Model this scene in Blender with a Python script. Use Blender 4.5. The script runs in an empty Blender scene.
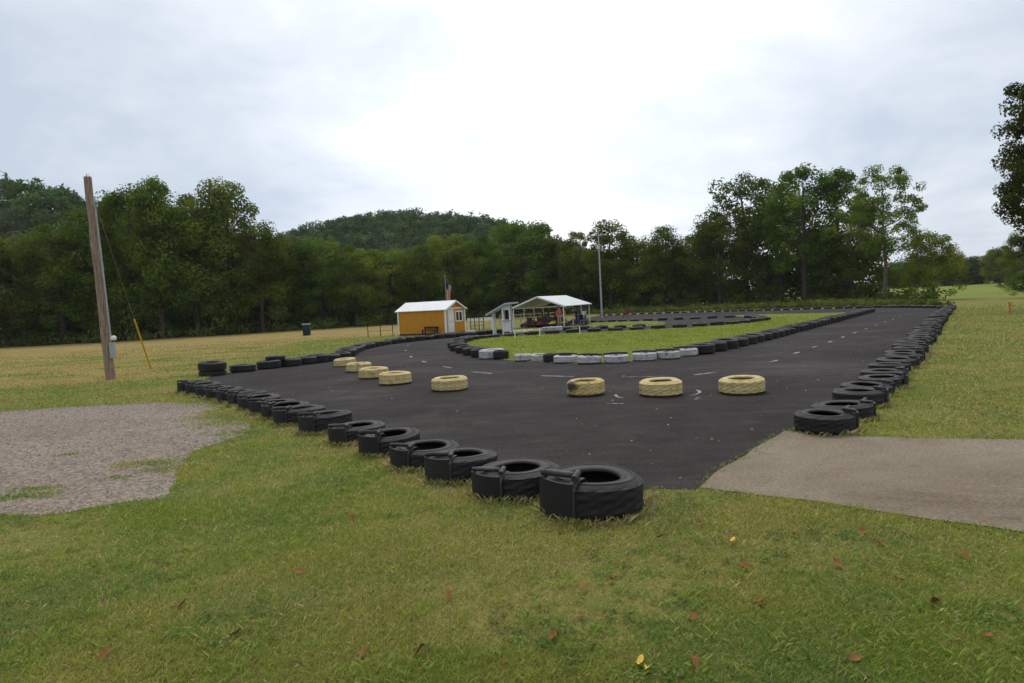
import bpy, bmesh, math, random
import numpy as np
from mathutils import Vector, Matrix, noise as mnoise

random.seed(7)
rng = np.random.default_rng(7)
R = math.radians
scene = bpy.context.scene
col = scene.collection

# ------------------------------------------------------------------ camera model
F = 682.667
PITCH, ROLL, CAM_H = R(3.47), R(3.0), 1.7
YL = np.concatenate([np.arange(-30, 130, 1.0), np.arange(130, 400, 15), np.arange(400, 2201, 200)])


def drop_raw(Y):
    a, b, s = 8.7, 110., .0177
    ss = lambda t: math.log1p(math.exp(t)) if t < 30 else t
    if Y < a - 3:
        return 0.0
    return s * 3 * (ss((Y - a - 3) / 3)) - s * 12 * ss((Y - b) / 12)


ZL = np.array([-drop_raw(y) for y in YL])


def zt(Y):
    """Height of the ground at distance Y: it falls gently towards the creek."""
    return float(np.interp(Y, YL, ZL))


def ray(px, py):
    u, v = px - 512, 341.5 - py
    c, s = math.cos(ROLL), math.sin(ROLL)
    u0, v0 = u * c + v * s, -u * s + v * c
    x, z = u0 / F, v0 / F
    cp, sp = math.cos(PITCH), math.sin(PITCH)
    return x, cp + z * sp, -sp + z * cp


def gp(px, py):
    """Surveyed point on the ground."""
    dx, dy, dz = ray(px, py)
    lo, t = 0., .5
    f = lambda t: CAM_H + t * dz - zt(t * dy)
    while f(t) > 0 and t < 1500:
        lo = t
        t *= 1.05
    hi = t
    for _ in range(40):
        m = (lo + hi) / 2
        if f(m) > 0: lo = m
        else: hi = m
    return hi * dx, hi * dy


def at_depth(px, py, Y):
    dx, dy, dz = ray(px, py)
    t = Y / dy
    return Vector((dx * t, Y, CAM_H + dz * t))


# ------------------------------------------------------------------ helpers
def tag(o, label=None, cat=None, group=None, kind=None):
    if label: o['label'] = label
    if cat: o['category'] = cat
    if group: o['group'] = group
    if kind: o['kind'] = kind
    return o


def link(name, me, mat=None, parent=None, loc=None):
    o = bpy.data.objects.new(name, me)
    col.objects.link(o)
    if mat is not None:
        for m in (mat if isinstance(mat, (list, tuple)) else [mat]):
            me.materials.append(m)
    if parent is not None: o.parent = parent
    if loc is not None: o.location = loc
    return o


def empty(name, loc=(0, 0, 0), rz=0):
    o = bpy.data.objects.new(name, None)
    o.empty_display_size = .2
    col.objects.link(o)
    o.location = loc
    o.rotation_euler = (0, 0, rz)
    return o


def copy_tree(o, parent=None):
    c = o.copy()
    col.objects.link(c)
    if parent is not None: c.parent = parent
    for ch in [x for x in o.children]:
        copy_tree(ch, c)
    return c


class MB:
    """Collects shapes for ONE mesh."""
    def __init__(self):
        self.v, self.f, self.m, self.s = [], [], [], []

    def add(self, vs, fs, mi=0, smooth=False):
        b = len(self.v)
        self.v += [tuple(p) for p in vs]
        for f in fs:
            self.f.append(tuple(i + b for i in f))
            self.m.append(mi)
            self.s.append(smooth)

    def box(self, c, size, rz=0, mi=0, rot=None):
        hx, hy, hz = [k / 2 for k in size]
        M = rot if rot is not None else Matrix.Rotation(rz, 3, 'Z')
        vs = [Vector(c) + M @ Vector((x * hx, y * hy, z * hz)) for x in (-1, 1) for y in (-1, 1) for z in (-1, 1)]
        self.add(vs, [(0, 1, 3, 2), (4, 6, 7, 5), (0, 4, 5, 1), (2, 3, 7, 6), (0, 2, 6, 4), (1, 5, 7, 3)], mi)

    def tube(self, pts, rad, n=8, mi=0, caps=True, smooth=True):
        pts = [Vector(p) for p in pts]
        if not isinstance(rad, (list, tuple)): rad = [rad] * len(pts)
        rings = []
        ref = None
        for i, p in enumerate(pts):
            d = (pts[min(i + 1, len(pts) - 1)] - pts[max(i - 1, 0)]).normalized()
            if ref is None:
                ref = d.orthogonal().normalized()
            else:
                ref = (ref - d * ref.dot(d))
                ref = ref.normalized() if ref.length > 1e-6 else d.orthogonal().normalized()
            s = d.cross(ref)
            rings.append([p + (ref * math.cos(2 * math.pi * k / n) + s * math.sin(2 * math.pi * k / n)) * rad[i] for k in range(n)])
        vs = [q for r_ in rings for q in r_]
        fs = [(i * n + k, i * n + (k + 1) % n, (i + 1) * n + (k + 1) % n, (i + 1) * n + k) for i in range(len(pts) - 1) for k in range(n)]
        self.add(vs, fs, mi, smooth)
        if caps:
            self.add(rings[0], [tuple(reversed(range(n)))], mi)
            self.add(rings[-1], [tuple(range(n))], mi)

    def lathe(self, prof, n=24, c=(0, 0, 0), mi=0, closed=False, smooth=True):
        vs, fs = [], []
        m = len(prof)
        for k in range(n):
            a = 2 * math.pi * k / n
            for r_, z in prof:
                vs.append((c[0] + r_ * math.cos(a), c[1] + r_ * math.sin(a), c[2] + z))
        for k in range(n):
            k2 = (k + 1) % n
            for i in range(m if closed else m - 1):
                j = (i + 1) % m
                fs.append((k * m + i, k2 * m + i, k2 * m + j, k * m + j))
        self.add(vs, fs, mi, smooth)

    def mesh(self, name):
        me = bpy.data.meshes.new(name)
        me.from_pydata(self.v, [], self.f)
        me.polygons.foreach_set('material_index', self.m)
        me.polygons.foreach_set('use_smooth', self.s)
        me.update()
        return me

    def build(self, name, mat, parent=None, loc=None, bevel=0):
        o = link(name, self.mesh(name), mat, parent, loc)
        if bevel:
            b = o.modifiers.new('bevel', 'BEVEL')
            b.width = bevel
            b.segments = 2
            b.limit_method = 'ANGLE'
        return o


def np_mesh(name, V, Q, per_vert=None, smooth=False):
    """mesh from numpy arrays: V (n,3), Q (m,k) faces of k corners, per_vert (n,3) colour attribute 'tint'."""
    me = bpy.data.meshes.new(name)
    k = Q.shape[1]
    me.vertices.add(len(V))
    me.vertices.foreach_set('co', V.astype(np.float32).ravel())
    me.loops.add(Q.size)
    me.loops.foreach_set('vertex_index', Q.astype(np.int32).ravel())
    me.polygons.add(len(Q))
    me.polygons.foreach_set('loop_start', np.arange(0, Q.size, k, dtype=np.int32))
    if smooth:
        me.polygons.foreach_set('use_smooth', np.ones(len(Q), bool))
    me.update(calc_edges=True)
    if per_vert is not None:
        at = me.attributes.new('tint', 'FLOAT_COLOR', 'POINT')
        c = np.ones((len(V), 4), np.float32)
        c[:, :per_vert.shape[1]] = per_vert
        at.data.foreach_set('color', c.ravel())
    me.validate()
    return me


WORDS1 = ['', 'first', 'second', 'third', 'fourth', 'fifth', 'sixth', 'seventh', 'eighth', 'ninth', 'tenth', 'eleventh', 'twelfth',
          'thirteenth', 'fourteenth', 'fifteenth', 'sixteenth', 'seventeenth', 'eighteenth', 'nineteenth']
TENS = {2: 'twent', 3: 'thirt', 4: 'fort', 5: 'fift', 6: 'sixt', 7: 'sevent', 8: 'eight', 9: 'ninet'}


def nth(n):
    if n < 20: return WORDS1[n]
    t, u = divmod(n, 10)
    return TENS[t] + ('ieth' if u == 0 else 'y-' + WORDS1[u])


# ------------------------------------------------------------------ materials
class NT:
    def __init__(self, name):
        self.mat = bpy.data.materials.new(name)
        self.mat.use_nodes = True
        self.t = self.mat.node_tree
        self.n = self.t.nodes
        self.bsdf = self.n['Principled BSDF']
        self.out = self.n['Material Output']

    def node(self, typ, **kw):
        nd = self.n.new(typ)
        for k, v in kw.items():
            if k.startswith('i_'):
                nd.inputs[k[2:].replace('_', ' ')].default_value = v
            else:
                setattr(nd, k, v)
        return nd

    def l(self, a, b):
        self.t.links.new(a, b)

    def coord(self, kind='Object'):
        return self.node('ShaderNodeTexCoord').outputs[kind]

    def noise(self, vec, scale, detail=4, rough=.55, dist=0):
        nd = self.node('ShaderNodeTexNoise', i_Scale=scale, i_Detail=detail, i_Roughness=rough, i_Distortion=dist)
        self.l(vec, nd.inputs['Vector'])
        return nd.outputs['Fac']

    def ramp(self, fac, stops):
        nd = self.node('ShaderNodeValToRGB')
        e = nd.color_ramp.elements
        while len(e) > 1: e.remove(e[-1])
        e[0].position, e[0].color = stops[0][0], c4(stops[0][1])
        for p, c in stops[1:]:
            x = e.new(p)
            x.color = c4(c)
        self.l(fac, nd.inputs['Fac'])
        return nd.outputs['Color']

    def mix(self, fac, a, b, blend='MIX'):
        nd = self.node('ShaderNodeMix', data_type='RGBA', blend_type=blend)
        for sock, v in ((nd.inputs['Factor'], fac), (nd.inputs['A'], a), (nd.inputs['B'], b)):
            if hasattr(v, 'is_linked') or hasattr(v, 'links'): self.l(v, sock)
            elif isinstance(v, (tuple, list)): sock.default_value = c4(v)
            else: sock.default_value = v
        # colour sockets share names with float ones: pick the RGBA ones explicitly
        return nd.outputs['Result']

    def math(self, op, a, b=0.0):
        nd = self.node('ShaderNodeMath', operation=op)
        for sock, v in ((nd.inputs[0], a), (nd.inputs[1], b)):
            if hasattr(v, 'links'): self.l(v, sock)
            else: sock.default_value = v
        return nd.outputs[0]

    def bump(self, h, strength=.3, dist=.02):
        nd = self.node('ShaderNodeBump', i_Strength=strength, i_Distance=dist)
        self.l(h, nd.inputs['Height'])
        self.l(nd.outputs['Normal'], self.bsdf.inputs['Normal'])

    def base(self, c, rough=.8, spec=.3, metal=0):
        if hasattr(c, 'links'): self.l(c, self.bsdf.inputs['Base Color'])
        else: self.bsdf.inputs['Base Color'].default_value = c4(c)
        self.bsdf.inputs['Roughness'].default_value = rough
        self.bsdf.inputs['Specular IOR Level'].default_value = spec
        self.bsdf.inputs['Metallic'].default_value = metal


def c4(c):
    return (c, c, c, 1) if isinstance(c, (int, float)) else (tuple(c) + (1,))[:4]


def _mixfix():
    # ShaderNodeMix has same-named sockets for each type; choose RGBA ones
    def mix(self, fac, a, b, blend='MIX'):
        nd = self.node('ShaderNodeMix', data_type='RGBA', blend_type=blend)
        socks = (nd.inputs[0], nd.inputs[6], nd.inputs[7])
        for sock, v in zip(socks, (fac, a, b)):
            if hasattr(v, 'links'): self.l(v, sock)
            elif isinstance(v, (tuple, list)): sock.default_value = c4(v)
            elif sock.type == 'RGBA': sock.default_value = c4(v)
            else: sock.default_value = v
        return nd.outputs[2]
    NT.mix = mix


_mixfix()


def plain(name, c, rough=.7, spec=.3, metal=0, var=.25, scale=6, bump=0):
    """one colour with the dirt and unevenness every real surface has"""
    m = NT(name)
    v = m.coord()
    n1 = m.noise(v, scale, 5, .6)
    dark = tuple(k * (1 - var) for k in c[:3])
    lite = tuple(min(1, k * (1 + var * .6)) for k in c[:3])
    m.base(m.ramp(n1, [(.3, dark), (.7, lite)]), rough, spec, metal)
    if bump: m.bump(m.noise(v, scale * 12, 3), bump, .005)
    return m.mat


def mat_asphalt():
    m = NT('asphalt')
    v = m.coord()
    big = m.noise(v, .22, 5, .6, .6)
    mid = m.noise(v, 1.7, 5, .65)
    fine = m.noise(v, 55, 3, .7)
    c = m.ramp(big, [(.3, (.019, .0155, .0148)), (.52, (.031, .0262, .0248)), (.72, (.060, .051, .048))])
    c = m.mix(.6, c, m.ramp(mid, [(.3, .32), (.7, .70)]), 'OVERLAY')
    mp = m.node('ShaderNodeMapping')
    mp.inputs['Scale'].default_value = (.5, 2.6, 1)
    mp.inputs['Rotation'].default_value = (0, 0, R(38))
    m.l(v, mp.inputs['Vector'])
    c = m.mix(.55, c, m.ramp(m.noise(mp.outputs[0], 1.3, 6, .7, .4), [(.34, (.28, .26, .26)), (.66, (.72, .69, .68))]), 'OVERLAY')
    c = m.mix(.55, c, m.ramp(fine, [(.36, .08), (.5, .5), (.66, .95)]), 'OVERLAY')
    vo = m.node('ShaderNodeTexVoronoi', i_Scale=24)
    m.l(v, vo.inputs['Vector'])
    speck = m.ramp(vo.outputs['Distance'], [(.05, 1.), (.12, 0.)])
    sel = m.ramp(m.noise(v, 9, 2), [(.50, 0.), (.66, .55)])
    c = m.mix(m.mix(1.0, speck, sel, 'MULTIPLY'), c, (.16, .145, .13))
    st = m.ramp(m.noise(v, .9, 6, .7, 1.5), [(.54, 0.), (.76, .40)])
    c = m.mix(st, c, (.080, .068, .060))
    vc = m.node('ShaderNodeTexVoronoi', feature='DISTANCE_TO_EDGE', i_Scale=.42)
    wv = m.node('ShaderNodeVectorMath', operation='ADD')
    nz = m.node('ShaderNodeTexNoise', i_Scale=1.6, i_Detail=5)
    m.l(v, nz.inputs['Vector'])
    m.l(v, wv.inputs[0])
    m.l(nz.outputs['Color'], wv.inputs[1])
    m.l(wv.outputs[0], vc.inputs['Vector'])
    crack = m.math('MULTIPLY', m.ramp(vc.outputs['Distance'], [(.004, 1.), (.012, 0.)]), m.ramp(m.noise(v, .35, 3), [(.48, 0.), (.6, .75)]))
    c = m.mix(crack, c, (.012, .010, .009))
    m.base(c, .9, .10)
    m.bump(m.math('ADD', fine, m.math('MULTIPLY', mid, .8)), .5, .012)
    return m.mat


def mat_gravel():
    m = NT('gravel')
    v = m.coord()
    vo = m.node('ShaderNodeTexVoronoi', i_Scale=23)
    m.l(v, vo.inputs['Vector'])
    vo2 = m.node('ShaderNodeTexVoronoi', i_Scale=44)
    m.l(v, vo2.inputs['Vector'])
    c = m.mix(.5, m.ramp(m.node_sep(vo.outputs['Color']), [(0, (.11, .088, .070)), (1, (.36, .30, .248))]),
              m.ramp(m.node_sep(vo2.outputs['Color']), [(0, (.11, .088, .070)), (1, (.345, .29, .24))]))
    big = m.noise(v, .5, 6, .65, .5)
    c = m.mix(.8, c, m.ramp(big, [(.3, (.40, .37, .34)), (.7, (.60, .575, .56))]), 'OVERLAY')
    st = m.ramp(m.noise(v, 1.1, 6, .7, .8), [(.56, 0.), (.72, .6)])
    c = m.mix(st, c, (.10, .080, .058))
    m.base(c, .95, .15)
    m.bump(m.math('ADD', vo.outputs['Distance'], m.math('MULTIPLY', vo2.outputs['Distance'], .6)), .7, .02)
    return m.mat


def node_sep(self, c):
    nd = self.node('ShaderNodeSeparateColor')
    self.l(c, nd.inputs[0])
    return nd.outputs[0]


NT.node_sep = node_sep


def mat_concrete():
    m = NT('concrete')
    v = m.coord()
    c = m.ramp(m.noise(v, .7, 7, .7, .6), [(.28, (.125, .092, .058)), (.5, (.188, .147, .100)), (.75, (.255, .208, .148))])
    c = m.mix(.5, c, m.ramp(m.noise(v, 38, 4, .8), [(.36, .12), (.64, .88)]), 'OVERLAY')
    mp = m.node('ShaderNodeMapping')
    mp.inputs['Scale'].default_value = (.5, 1.8, 1)
    mp.inputs['Rotation'].default_value = (0, 0, R(-4))
    m.l(v, mp.inputs['Vector'])
    c = m.mix(m.ramp(m.noise(mp.outputs[0], 1.2, 5, .7), [(.45, 0.), (.75, .55)]), c, (.215, .178, .135))
    st = m.ramp(m.noise(v, 1.6, 6, .75, 1.2), [(.58, 0.), (.7, .55)])
    c = m.mix(st, c, (.085, .064, .045))
    m.base(c, .92, .2)
    m.bump(m.noise(v, 75, 4, .7), .35, .01)
    return m.mat


def mat_ground():
    m = NT('turf_soil')
    v = m.coord()
    at = m.node('ShaderNodeAttribute', attribute_name='tint')
    z = m.node('ShaderNodeSeparateColor')
    m.l(at.outputs['Color'], z.inputs[0])
    dry, lush = z.outputs[0], z.outputs[1]
    n1 = m.noise(v, .35, 6, .65, .8)
    n2 = m.noise(v, 2.6, 5, .7)
    n3 = m.noise(v, 30, 4, .75)
    green = m.ramp(n1, [(.3, (.125, .132, .028)), (.5, (.165, .160, .042)), (.72, (.225, .185, .07))])
    green = m.mix(.55, green, m.ramp(n2, [(.3, (.42, .42, .38)), (.7, (.62, .58, .52))]), 'OVERLAY')
    hay = m.ramp(n1, [(.3, (.17, .135, .042)), (.5, (.25, .185, .065)), (.7, (.33, .235, .095))])
    mpw = m.node('ShaderNodeMapping')
    mpw.inputs['Scale'].default_value = (.10, .55, 1)
    mpw.inputs['Rotation'].default_value = (0, 0, R(14))
    m.l(v, mpw.inputs['Vector'])
    rows = m.noise(mpw.outputs[0], 1.0, 6, .7, .5)
    hay = m.mix(.75, hay, m.ramp(rows, [(.3, (.34, .36, .28)), (.5, .5), (.7, (.72, .66, .60))]), 'OVERLAY')
    hay = m.mix(.5, hay, m.ramp(n2, [(.3, .38), (.7, .62)]), 'OVERLAY')
    lu = m.ramp(n1, [(.3, (.135, .180, .024)), (.7, (.190, .225, .036))])
    edge = m.math('ADD', dry, m.math('MULTIPLY', m.math('SUBTRACT', m.noise(v, .22, 5, .65), .5), 1.1))
    f = m.ramp(edge, [(.35, 0.), (.65, 1.)])
    c = m.mix(f, green, hay)
    c = m.mix(lush, c, lu)
    c = m.mix(.7, c, m.ramp(n3, [(.3, .18), (.7, .80)]), 'OVERLAY')
    m.base(c, .95, .08)
    m.bump(m.math('ADD', n3, n2), .6, .03)
    return m.mat


def mat_leafy(name, trans=.3, objvar=.35, rough=.6):
    """foliage: leaf colour comes with the leaves (tint), each plant a little different."""
    m = NT(name)
    at = m.node('ShaderNodeAttribute', attribute_name='tint')
    oi = m.node('ShaderNodeObjectInfo')
    hs = m.node('ShaderNodeHueSaturation')
    m.l(at.outputs['Color'], hs.inputs['Color'])
    m.l(m.math('ADD', m.math('MULTIPLY', oi.outputs['Random'], objvar), 1 - objvar / 2), hs.inputs['Value'])
    if objvar: m.l(m.math('ADD', m.math('MULTIPLY', m.math('FRACT', m.math('MULTIPLY', oi.outputs['Random'], 7.3)), .045), .472), hs.inputs['Hue'])
    m.n.remove(m.bsdf)
    d = m.node('ShaderNodeBsdfDiffuse')
    t = m.node('ShaderNodeBsdfTranslucent')
    x = m.node('ShaderNodeMixShader')
    m.l(hs.outputs[0], d.inputs[0])
    m.l(hs.outputs[0], t.inputs[0])
    x.inputs[0].default_value = trans
    m.l(d.outputs[0], x.inputs[1])
    m.l(t.outputs[0], x.inputs[2])
    m.l(x.outputs[0], m.out.inputs[0])
    return m.mat


def mat_rubber(name, base, dust, amt=.5):
    m = NT(name)
    v = m.coord()
    oi = m.node('ShaderNodeObjectInfo')
    off = m.node('ShaderNodeVectorMath', operation='ADD')
    sc = m.node('ShaderNodeVectorMath', operation='SCALE')
    sc.inputs[0].default_value = (31, 17, 7)
    m.l(oi.outputs['Random'], sc.inputs['Scale'])
    m.l(v, off.inputs[0])
    m.l(sc.outputs[0], off.inputs[1])
    vv = off.outputs[0]
    n1 = m.noise(vv, 3.2, 6, .68, .4)
    n2 = m.noise(vv, 26, 4, .7)
    geo = m.node('ShaderNodeNewGeometry')
    sep = m.node('ShaderNodeSeparateXYZ')
    m.l(geo.outputs['Normal'], sep.inputs[0])
    up = m.math('MAXIMUM', sep.outputs[2], 0.0)
    d = m.math('MULTIPLY', m.math('MULTIPLY', m.ramp(n1, [(.38, 0.), (.68, 1.)]), m.math('ADD', .25, m.math('MULTIPLY', oi.outputs['Random'], 1.7))), m.math('ADD', m.math('MULTIPLY', up, amt), amt * .28))
    c = m.mix(d, base, dust)
    c = m.mix(.4, c, m.ramp(n2, [(.3, .3), (.7, .7)]), 'OVERLAY')
    m.base(c, .72, .35)
    m.bump(n2, .25, .006)
    return m.mat


def mat_painted_tyre(name, paint, dirt, worn=.52, patch=False):
    m = NT(name)
    v = m.coord()
    oi = m.node('ShaderNodeObjectInfo')
    off = m.node('ShaderNodeVectorMath', operation='ADD')
    sc = m.node('ShaderNodeVectorMath', operation='SCALE')
    sc.inputs[0].default_value = (13, 29, 5)
    m.l(oi.outputs['Random'], sc.inputs['Scale'])
    m.l(v, off.inputs[0])
    m.l(sc.outputs[0], off.inputs[1])
    vv = off.outputs[0]
    n1 = m.noise(vv, 4.2, 7, .72, .5)
    c = m.ramp(m.noise(vv, 2.2, 4), [(.3, tuple(k * .82 for k in paint)), (.7, paint)])
    c = m.mix(m.ramp(m.noise(vv, 9, 6, .7), [(.45, 0.), (.66, .65)]), c, dirt)
    c = m.mix(m.ramp(n1, [(worn + .06, 0.), (worn + .14, .92)]), c, (.035, .028, .022))
    if patch:
        sp = m.node('ShaderNodeVectorMath', operation='DISTANCE')
        sp.inputs[1].default_value = patch
        m.l(v, sp.inputs[0])
        e = m.math('ADD', sp.outputs['Value'], m.math('MULTIPLY', m.math('SUBTRACT', n1, .5), .35))
        c = m.mix(m.ramp(e, [(.09, .95), (.19, 0.)]), c, (.03, .024, .02))
    m.base(c, .7, .3)
    m.bump(m.noise(vv, 30, 4, .7), .25, .006)
    return m.mat


def mat_siding():
    m = NT('orange_siding')
    v = m.coord()
    sep = m.node('ShaderNodeSeparateXYZ')
    m.l(v, sep.inputs[0])
    s = m.math('ADD', sep.outputs[0], sep.outputs[1])
    w = m.math('FRACT', m.math('MULTIPLY', s, 4.9))
    g = m.ramp(w, [(0, 0.), (.04, 0.), (.09, 1.), (.93, 1.), (.98, 0.)])
    n = m.noise(v, 2.5, 6, .7)
    c = m.ramp(n, [(.3, (.46, .20, .014)), (.7, (.58, .265, .022))])
    c = m.mix(g, (.22, .09, .010), c)
    m.base(c, .7, .25)
    m.bump(g, .6, .012)
    return m.mat


def mat_roof_metal(name, c):
    m = NT(name)
    v = m.coord()
    sep = m.node('ShaderNodeSeparateXYZ')
    m.l(v, sep.inputs[0])
    w = m.math('FRACT', m.math('MULTIPLY', sep.outputs[1], 3.3))
    g = m.ramp(w, [(0, 1.), (.06, 1.), (.12, 0.), (.9, 0.), (.96, 1.)])
    n = m.noise(v, 1.3, 6, .7)
    m.base(m.ramp(n, [(.3, tuple(k * .85 for k in c)), (.7, c)]), .45, .4)
    m.bump(g, .4, .02)
    return m.mat


def mat_wood_pole():
    m = NT('weathered_wood')
    v = m.coord()
    mp = m.node('ShaderNodeMapping')
    mp.inputs['Scale'].default_value = (22, 22, 1.1)
    m.l(v, mp.inputs['Vector'])
    n = m.noise(mp.outputs[0], 1.6, 6, .7, .6)
    c = m.ramp(n, [(.30, (.085, .055, .04)), (.48, (.25, .175, .13)), (.7, (.42, .33, .265))])
    m.base(c, .9, .15)
    m.bump(n, .7, .02)
    return m.mat


def mat_flag():
    """thirteen red and white stripes and a blue corner with pale dots, on UV"""
    m = NT('flag_cloth')
    uv = m.node('ShaderNodeUVMap')
    sep = m.node('ShaderNodeSeparateXYZ')
    m.l(uv.outputs[0], sep.inputs[0])
    st = m.math('GREATER_THAN', m.math('FRACT', m.math('MULTIPLY', sep.outputs[1], 6.5)), .5)
    c = m.mix(st, (.42, .022, .03), (.58, .50, .48))
    inb = m.math('MULTIPLY', m.math('LESS_THAN', sep.outputs[0], .30), m.math('GREATER_THAN', sep.outputs[1], .46))
    c = m.mix(inb, c, (.02, .03, .12))
    m.base(c, .85, .1)
    return m.mat


M = dict(
    asphalt=mat_asphalt(), gravel=mat_gravel(), concrete=mat_concrete(), ground=mat_ground(),
    leaf=mat_leafy('tree_leaves', .45, .55), grass=mat_leafy('grass_blades', .30, 0), forest=mat_leafy('hill_leaves', .35, 0),
    rubber=mat_rubber('old_black_rubber', (.0105, .0092, .009), (.062, .054, .048), .40),
    strap=mat_rubber('strap_rubber', (.020, .0195, .021), (.11, .106, .106), .5),
    yellow=mat_painted_tyre('pale_yellow_paint', (.60, .475, .21), (.26, .18, .07), .55),
    yellow_worn=mat_painted_tyre('worn_yellow_paint', (.58, .44, .17), (.27, .17, .06), .50, (-.28, -.16, .19)),
    white=mat_painted_tyre('faded_white_paint', (.48, .47, .46), (.20, .185, .175), .52),
    dash=None, siding=mat_siding(), roof=mat_roof_metal('white_roof_metal', (.80, .80, .79)),
    roof_grey=mat_roof_metal('pale_grey_roof_metal', (.50, .54, .53)),
    trim=plain('white_trim_paint', (.72, .71, .66), .55, .3, var=.14, scale=3),
    door=plain('door_paint', (.60, .60, .56), .5, .35, var=.14, scale=3),
    glass=plain('window_glass', (.018, .021, .024), .12, .6, var=.2, scale=4),
    darkwood=plain('dark_wood', (.045, .030, .026), .8, .2),
    fence=plain('black_fence_metal', (.025, .028, .03), .5, .4),
    steel=plain('galvanised_steel', (.34, .35, .35), .4, .4, .75),
    pvc=plain('grey_conduit', (.33, .35, .36), .5, .3),
    polewood=mat_wood_pole(), yellowplastic=plain('yellow_plastic', (.56, .36, .03), .5, .3, var=.15),
    orange=plain('orange_plastic', (.62, .20, .03), .5, .3, var=.12), green=plain('dark_green_paint', (.010, .040, .032), .6, .3),
    red=plain('red_paint', (.20, .022, .022), .45, .4), maroon=plain('maroon_paint', (.075, .016, .018), .45, .4),
    ykart=plain('yellow_paint', (.52, .36, .05), .45, .4), purple=plain('violet_paint', (.10, .03, .15), .45, .4),
    black=plain('black_vinyl', (.018, .017, .017), .5, .4), skin=plain('skin', (.42, .25, .18), .6, .3, var=.08),
    shirt=plain('rose_red_cotton', (.42, .10, .11), .9, .1), navy=plain('navy_cotton', (.02, .03, .06), .9, .1),
    jeans=plain('blue_denim', (.05, .07, .12), .9, .1), khaki=plain('tan_cotton', (.32, .25, .16), .9, .1),
    hair=plain('brown_hair', (.04, .025, .016), .7, .2), bark=plain('bark', (.075, .058, .045), .95, .1, scale=3, bump=.5),
    palebark=plain('pale_bark', (.15, .125, .10), .95, .1, scale=3, bump=.5),
    pebble=plain('litter', (.26, .21, .16), .9, .1), flag=mat_flag(), dryleaf=plain('dry_leaf', (.23, .105, .036), .8, .1, scale=20),
    goldleaf=plain('golden_leaf', (.68, .42, .07), .7, .1, scale=20), hill=plain('hill_soil', (.035, .042, .016), .95, .05, scale=.05),
)


def mat_dash():
    m = NT('worn_white_marking')
    v = m.coord()
    n = m.noise(v, 3, 6, .75)
    c = m.ramp(m.noise(v, 20, 4, .7), [(.3, (.20, .19, .18)), (.7, (.42, .41, .40))])
    c = m.mix(m.ramp(n, [(.42, 0.), (.58, 1.)]), c, (.05, .044, .042))
    m.base(c, .8, .2)
    return m.mat


M['dash'] = mat_dash()

# ------------------------------------------------------------------ ground and paved sheets
def smooth_closed(pts, step, jit=0.0, seed=0):
    """resample a closed outline and roughen it"""
    out = []
    n = len(pts)
    for i in range(n):
        a, b = Vector(pts[i]), Vector(pts[(i + 1) % n])
        k = max(1, int((b - a).length / step))
        for j in range(k):
            out.append(a.lerp(b, j / k))
    if jit:
        c = sum(out, Vector((0, 0))) / len(out)
        res = []
        for p in out:
            w = mnoise.noise(Vector((p.x * 1.3, p.y * 1.3, seed))) + .6 * mnoise.noise(Vector((p.x * 4.1, p.y * 4.1, seed + 5)))
            w2 = mnoise.noise(Vector((p.x * 1.7, p.y * 1.7, seed + 9)))
            res.append(Vector((p.x + jit * w, p.y + jit * w2)))
        out = res
    return [(p.x, p.y) for p in out]


def chaikin(pts, k=2, closed=False):
    for _ in range(k):
        q = []
        n = len(pts)
        rng_ = range(n) if closed else range(n - 1)
        if not closed: q.append(pts[0])
        for i in rng_:
            a, b = pts[i], pts[(i + 1) % n]
            q.append((a[0] * .75 + b[0] * .25, a[1] * .75 + b[1] * .25))
            q.append((a[0] * .25 + b[0] * .75, a[1] * .25 + b[1] * .75))
        if not closed: q.append(pts[-1])
        pts = q
    return pts


def sheet(name, outline, lift, mat, tint=None):
    bm = bmesh.new()
    f = bm.faces.new([bm.verts.new((x, y, 0)) for x, y in outline])
    if f.normal.z < 0 or f.calc_area() == 0: f.normal_flip()
    f.normal_update()
    if f.normal.z < 0: f.normal_flip()
    bmesh.ops.triangulate(bm, faces=bm.faces[:])
    y0 = min(p[1] for p in outline)
    y1 = max(p[1] for p in outline)
    for Y in YL[(YL > y0) & (YL < y1)]:
        bmesh.ops.bisect_plane(bm, geom=bm.verts[:] + bm.edges[:] + bm.faces[:], plane_co=(0, Y, 0), plane_no=(0, 1, 0), dist=1e-5)
    for v in bm.verts: v.co.z = zt(v.co.y) + lift
    bmesh.ops.recalc_face_normals(bm, faces=bm.faces[:])
    if bm.faces and sum(f.normal.z for f in bm.faces) < 0:
        bmesh.ops.reverse_faces(bm, faces=bm.faces[:])
    me = bpy.data.meshes.new(name)
    bm.to_mesh(me)
    bm.free()
    if tint is not None:
        at = me.attributes.new('tint', 'FLOAT_COLOR', 'POINT')
        at.data.foreach_set('color', np.tile(np.array(c4(tint), np.float32), len(me.vertices)))
    o = link(name, me, mat)
    tag(o, kind='structure')
    return o


def sstep(x, a, b):
    t = np.clip((x - a) / (b - a), 0, 1)
    return t * t * (3 - 2 * t)


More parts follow.
